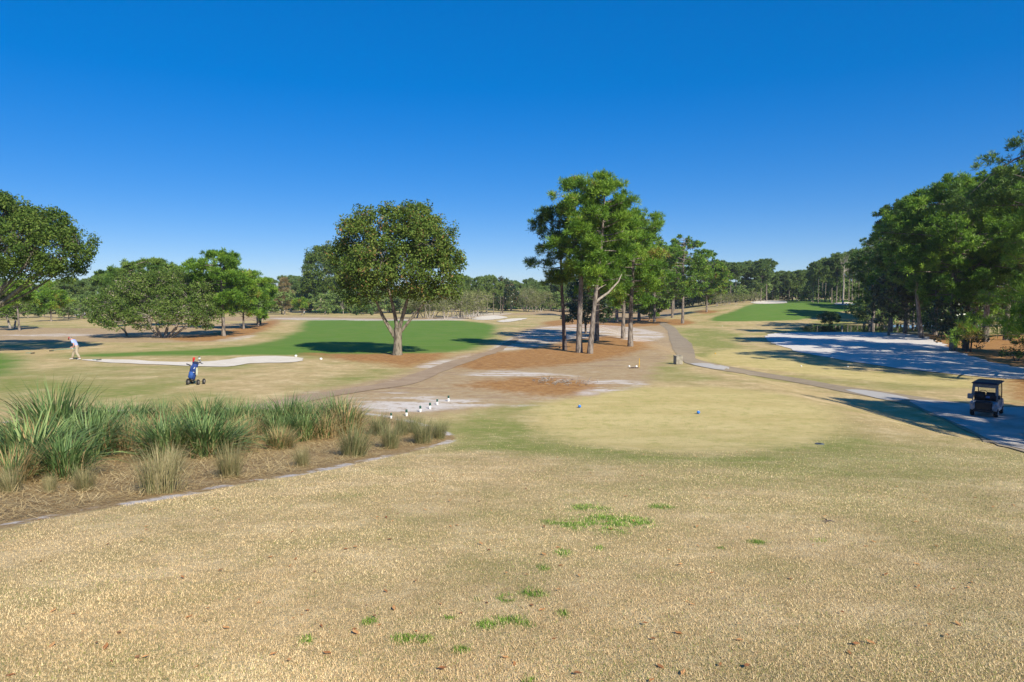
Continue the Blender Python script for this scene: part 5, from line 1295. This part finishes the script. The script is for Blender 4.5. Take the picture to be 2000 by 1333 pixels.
rake(at(50, 692) + Vector((0, 0, .09)), math.radians(4), 0, 'dark rake lying on the turf left of the golfer', .5)
M_PERSONBLUE = pmat('blue_jersey', (0.05, 0.22, 0.75), None, 6, .9)
M_DARKCLOTH = pmat('dark_trousers', (0.03, 0.03, 0.05), None, 6, .9)
person(at(1554.5, 585.6), math.radians(200), STAND, 'tiny golfer in a blue jersey on the far right green beside the flag', M_PERSONBLUE, M_KHAKI)
person(at(594, 614), math.radians(70), STAND, 'tiny distant golfer in pale trousers and dark top beyond the green fairway', M_DARKCLOTH, pmat('white_trousers', (.6, .6, .6)), M_DARKCLOTH)
person(at(645, 606), math.radians(150), STAND, 'tiny distant golfer in dark clothes near the far carts', M_DARKCLOTH, M_DARKCLOTH)

# ------------------------------------------------------------------ golf bag on its push trolley
fb = at(380, 751); rb = math.radians(-6)
t = thing('push_trolley', fb, rb, 'four wheeled push trolley with black wheels carrying the blue golf bag', 'golf trolley')
fr_ = MB()
fr_.tube([(-.22, 0, .14), (-.10, 0, .20), (.05, -.02, .62), (-.02, 0, .84)], .018, 8); fr_.tube([(-.12, 0, .19), (.12, 0, .22), (.30, 0, .14)], .018, 8); fr_.tube([(.10, 0, .22), (.04, 0, .50)], .014, 7)
fr_.tube([(-.17, -.24, .145), (-.25, .24, .145)], .014, 7); fr_.tube([(.28, -.17, .13), (.36, .17, .13)], .014, 7); fr_.box((-.11, 0, .20), (.16, .20, .03), (0, -.26, 0), .008)
fr_.build('frame', pmat('yellow_tan_tubing', (.42, .33, .14), None, 8, .4, .3), t)
hd_ = MB(); hd_.tube([(-.02, 0, .84), (-.12, 0, .87), (-.30, -.03, .93)], .016, 8); hd_.build('handle', M_METAL, t, True)
MB().tube([(-.17, -.02, .885), (-.34, -.03, .945)], .026, 9).build('grip', M_BLACK, t, True)
def wheel(parent, c, r, wdt, ax='y', nm='wheel', rimm=None):
    c = Vector(c); e = Vector((0, wdt / 2, 0)) if ax == 'y' else Vector((wdt / 2, 0, 0))
    w_ = MB(); w_.tube([c - e * .9, c - e * .62, c + e * .62, c + e * .9], [r * .86, r, r, r * .86], 20); wo = w_.build(nm, M_RUBBER, parent, False)
    ri = MB(); ri.tube([c - e * 1.04, c + e * 1.04], r * .55, 14); ri.tube([c - e * 1.2, c + e * 1.2], r * .16, 10); ri.build('rim', rimm or M_METAL, wo)
for c, r in (((-.17, -.24, .145), .145), ((-.25, .24, .145), .145), ((.28, -.17, .125), .125), ((.36, .17, .125), .125)): wheel(t, c, r, .06, 'x')
t2 = thing('golf_bag', fb, rb, 'navy blue golf bag with white marks strapped upright on the trolley', 'golf bag')
A, B_ = Vector((-.10, -.03, .235)), Vector((.11, -.03, 1.02)); ax_ = (B_ - A).normalized(); pt = lambda s_, a=0, b=0: A + (B_ - A) * s_ + Vector((0, 1, 0)).cross(ax_) * a + Vector((0, b, 0))
MB().tube([pt(0), pt(.03), pt(.3), pt(.65), pt(.97)], [.12, .135, .14, .125, .13], 16).build('bag_body', M_NAVY, t2, True)
MB().tube([pt(.96), pt(.985), pt(1.02)], [.137, .14, .132], 16).build('collar', M_NAVYD, t2, True)
MB().tube([pt(-.03), pt(.045)], [.128, .138], 16).build('base_cup', M_BLACK, t2, True)
rot_ = (0, math.atan2((B_ - A).x, (B_ - A).z), 0)
pk = MB(); pk.box(pt(.26, -.02, -.135), (.22, .10, .32), rot_, .035); pk.build('pocket', pmat('blue_fabric', (.03, .10, .36), None, 9, .8), t2, True)
pk = MB(); pk.box(pt(.60, .07, -.11), (.12, .09, .36), rot_, .03); pk.box(pt(.62, -.09, -.10), (.10, .07, .28), rot_, .025); pk.build('pocket', M_NAVY, t2, True)
pk = MB(); pk.box(pt(.72, .08, -.158), (.03, .006, .09), (0, rot_[1] + .5, 0)); pk.box(pt(.47, .09, -.16), (.07, .006, .022), rot_); pk.build('white_mark', M_WHITE, t2)
pk = MB(); pk.tube([pt(.75, -.13), pt(.6, -.19), pt(.4, -.19), pt(.28, -.13)], .014, 7); pk.build('carry_strap', M_BLACK, t2, True)
MB().box((.205, -.12, .62), (.085, .012, .34), (0, .05, 0)).build('towel', pmat('pale_towel', (.55, .56, .42), (.42, .42, .28), 4, .95), t2)
def club(sa, b, L, hd_kind, lab):
    base = pt(.9, sa, b); e = base + ax_ * L + Vector((sa * 1.2, b * .6, 0)); q = thing('golf_club', (0, 0, 0), 0, lab, 'golf club', 'clubs in the blue bag'); q.matrix_world = Matrix.Translation(fb) @ Matrix.Rotation(rb, 4, 'Z')
    MB().tube([base, e], .007, 6).build('shaft', M_METAL, q, True); m_ = MB()
    if hd_kind == 'red': m_.ball(e, (.055, .06, .085), 12, 8, rot_); m_.ball(e - ax_ * .10, (.035, .035, .06), 10, 6, rot_); m_.build('head_cover', M_RED, q, True)
    elif hd_kind == 'white': m_.ball(e, (.055, .05, .06), 12, 8); m_.build('head_cover', M_WHITE, q, True); MB().ball(e + Vector((0, 0, .035)), (.052, .048, .04), 12, 6).build('cover_top', M_BLACK, q, True)
    else: m_.ball(e + Vector((.05, 0, 0)), (.062, .05, .03), 12, 6); m_.build('club_head', M_BLACK if hd_kind == 'black' else M_METAL, q, True)
club(-.05, -.02, .24, 'red', 'club under a fuzzy red head cover in the blue bag'); club(.06, 0, .30, 'white', 'tallest club, with a white and black head cover, in the blue bag')
club(.09, -.05, .12, 'black', 'dark headed wood leaning right out of the blue bag'); club(.10, .05, .05, 'metal', 'pale iron lowest at the right of the blue bag'); club(.04, .06, .17, 'metal', 'iron with a bright head behind the dark wood in the blue bag')

# ------------------------------------------------------------------ golf carts
def golf_cart(loc, rz, label, roofm, detail=True, group=None):
    """local frame: +y is forward"""
    t = thing('golf_cart', loc, rz, label, 'golf cart', group)
    prof = [(-1.08, .36), (-1.12, .52), (-1.05, .74), (-.80, .80), (-.42, .78), (-.30, .44), (.42, .40), (.55, .52), (.72, .86), (1.00, .80), (1.16, .58), (1.15, .36), (.9, .28), (-.9, .28)]
    def fr(x, s_=1.0): return lambda a, b: Vector((x, a * s_, b if s_ == 1 else .28 + (b - .28) * .96))
    MB().prism(prof, [fr(-.56, .97), fr(-.50), fr(.50), fr(.56, .97)]).build('body', M_BODY, t)
    b = MB(); b.box((0, -1.04, .60), (.74, .26, .44), (.12, 0, 0), .05); b.box((0, -1.14, .34), (.84, .10, .14), bev=.03); b.build('bag_well', M_BLACK, t)
    for sx in (-1, 1):
        f = MB(); f.box((sx * .50, -.98, .62), (.17, .34, .36), (.15, 0, 0), .06); f.build('rear_fender', M_BODY, t, True)
        MB().box((sx * .53, -1.165, .66), (.07, .02, .13), bev=.006).build('tail_light', pmat('tail_lens', (.42, .36, .36), None, 9, .2), t)
    sb = MB(); sb.box((0, -.30, .82), (1.02, .50, .13), bev=.05); so = sb.build('seat', M_SEAT, t, True)
    for sx in (-1, 1): MB().box((sx * .26, -.57, 1.06), (.48, .10, .40), (-.18, 0, 0), .045).build('backrest', M_SEAT, t, True)
    a_ = MB()
    for sx in (-1, 1): a_.tube([(sx * .53, -.10, .86), (sx * .545, -.15, 1.0), (sx * .545, -.45, 1.02), (sx * .53, -.58, .92)], .018, 7)
    a_.build('arm_rails', M_BLACK, t)
    for sx in (-1, 1):
        for sy, r, x in ((-.80, .23, .50), (.82, .22, .50)): wheel(t, (sx * x, sy, r), r, .19, 'x', 'wheel', M_BODY)
    rf = MB(); rf.box((0, -.02, 1.73), (1.16, 1.95, .055), (0, 0, 0), .025); rf.box((0, -.02, 1.765), (1.0, 1.7, .035), (0, 0, 0), .016); rf.build('roof', roofm, t)
    for sx in (-1, 1):
        MB().tube([(sx * .50, -.86, .78), (sx * .53, -.84, 1.2), (sx * .52, -.78, 1.705)], .026, 8).build('rear_post', M_CANVAS, t, True)
        MB().tube([(sx * .50, .78, .84), (sx * .51, .62, 1.3), (sx * .50, .52, 1.705)], .024, 8).build('front_post', M_ORANGE if sx > 0 else M_CANVAS, t, True)
    ws = MB(); ws.add([(-.48, .77, .88), (.48, .77, .88), (.48, .56, 1.69), (-.48, .56, 1.69), (-.48, .775, .88), (.48, .775, .88), (.48, .565, 1.69), (-.48, .565, 1.69)], [(0, 1, 2, 3), (7, 6, 5, 4), (0, 4, 5, 1), (3, 2, 6, 7), (0, 3, 7, 4), (1, 5, 6, 2)]); ws.build('windshield', M_GLASS, t)
    cv = MB(); cv.box((0, -.80, 1.60), (1.04, .05, .19), (0, 0, 0), .02); cv.box((-.50, -.82, 1.31), (.13, .05, .56), (0, .06, 0), .02); cv.box((.50, -.82, 1.34), (.13, .05, .46), (0, -.06, 0), .02); cv.build('rolled_curtain', M_CANVAS, t)
    d = MB(); d.box((0, .60, .88), (.96, .22, .16), (.3, 0, 0), .04); d.build('dashboard', M_BLACK, t)
    st = MB(); pts = [Vector((-.26, .38, 1.05)) + Vector((.19 * math.cos(q), .10 * math.sin(q), .16 * math.sin(q))) for q in np.linspace(0, 2 * math.pi, 21)]
    st.tube(pts, .016, 7, False); st.tube([(-.26, .38, 1.05), (-.26, .60, .84)], .022, 7); st.tube([(-.44, .38, 1.05), (-.08, .38, 1.05)], .014, 6); so = st.build('steering_wheel', M_BLACK, t)
    if detail:
        MB().box((-.26, .40, 1.08), (.16, .02, .10), (.9, 0, 0), .008).build('score_card', pmat('pale_card', (.55, .6, .8), None, 9, .6), so)
        bx_ = MB(); bx_.box((-.60, -.92, 1.02), (.24, .20, .26), bev=.02); bx_.build('cooler_box', M_CANVAS, t)
        MB().box((.10, -.635, 1.00), (.17, .012, .10), (-.18, 0, 0)).build('back_label', pmat('blue_patch', (.10, .18, .40), None, 9, .6), t)
    return t
fc = at(1927, 811)
golf_cart(fc + Vector((0, 0, .035)), math.radians(-43), 'dark golf cart parked in tree shade on the concrete apron, seen from behind', M_ROOF).scale = (.91, .91, .89)
fc = at(156, 617.5)
golf_cart(fc, math.radians(-80), 'tiny golf cart with a dark roof far off at left behind the tilted pine trunk', M_ROOF, False)
fc = at(658, 606.5)
golf_cart(fc, math.radians(70), 'tiny distant golf cart beyond the fairway left of the dark oak trunk', M_ROOF, False)
fc = at(1068, 597.5)
golf_cart(fc, math.radians(80), 'left of two tiny pale golf carts beyond the centre green', M_WHITE, False, 'far carts beyond the centre green')
fc = at(1087, 597.5)
golf_cart(fc, math.radians(100), 'right of two tiny pale golf carts beyond the centre green', M_WHITE, False, 'far carts beyond the centre green')

# small things on the near turf
ft = at(1601, 868); t = thing('sprinkler_head', ft, 0, 'small round dark sprinkler cover at the right of the pale tee', 'sprinkler')
MB().tube([(0, 0, -.03), (0, 0, .012), (0, 0, .02)], [.11, .11, .09], 18).build('cover', pmat('dark_grey_lid', (.09, .11, .13), None, 9, .6), t, True); MB().tube([(0, 0, .0205), (0, 0, .028)], [.045, .04], 12).build('nozzle', M_BLACK, t, True)
ft = at(1616, 1020); rg = np.random.default_rng(3); nb = NB()
for k in range(6):
    d = rg.normal(0, 1, 3) * (1, .6, .0); d *= rg.uniform(.05, .11) / np.linalg.norm(d); nb.tube([(0, 0, .012), d * .5 + (0, 0, .024), d + (0, 0, .012)], [.005, .004, .003], 4)
t = thing('twig_scrap', ft, 0, 'dark scrap of twigs lying on the near turf at right', 'twigs'); link('twigs', nb.mesh('twigs', M_DARKBARK), t)

# thin air over the course: far trees fade a little
s = NT('thin_air'); v = s.n('VolumePrincipled', {'Color': (0.86, 0.92, 1.0), 'Density': 0.0002, 'Anisotropy': 0.2}); s.t.links.new(v.outputs[0], s.out.inputs['Volume'])
s.m.cycles.homogeneous_volume = True
mb = MB(); mb.box((0, 0, 11.5), (7800, 7800, 33)); tag(mb.build('haze', s.m), kind='stuff')
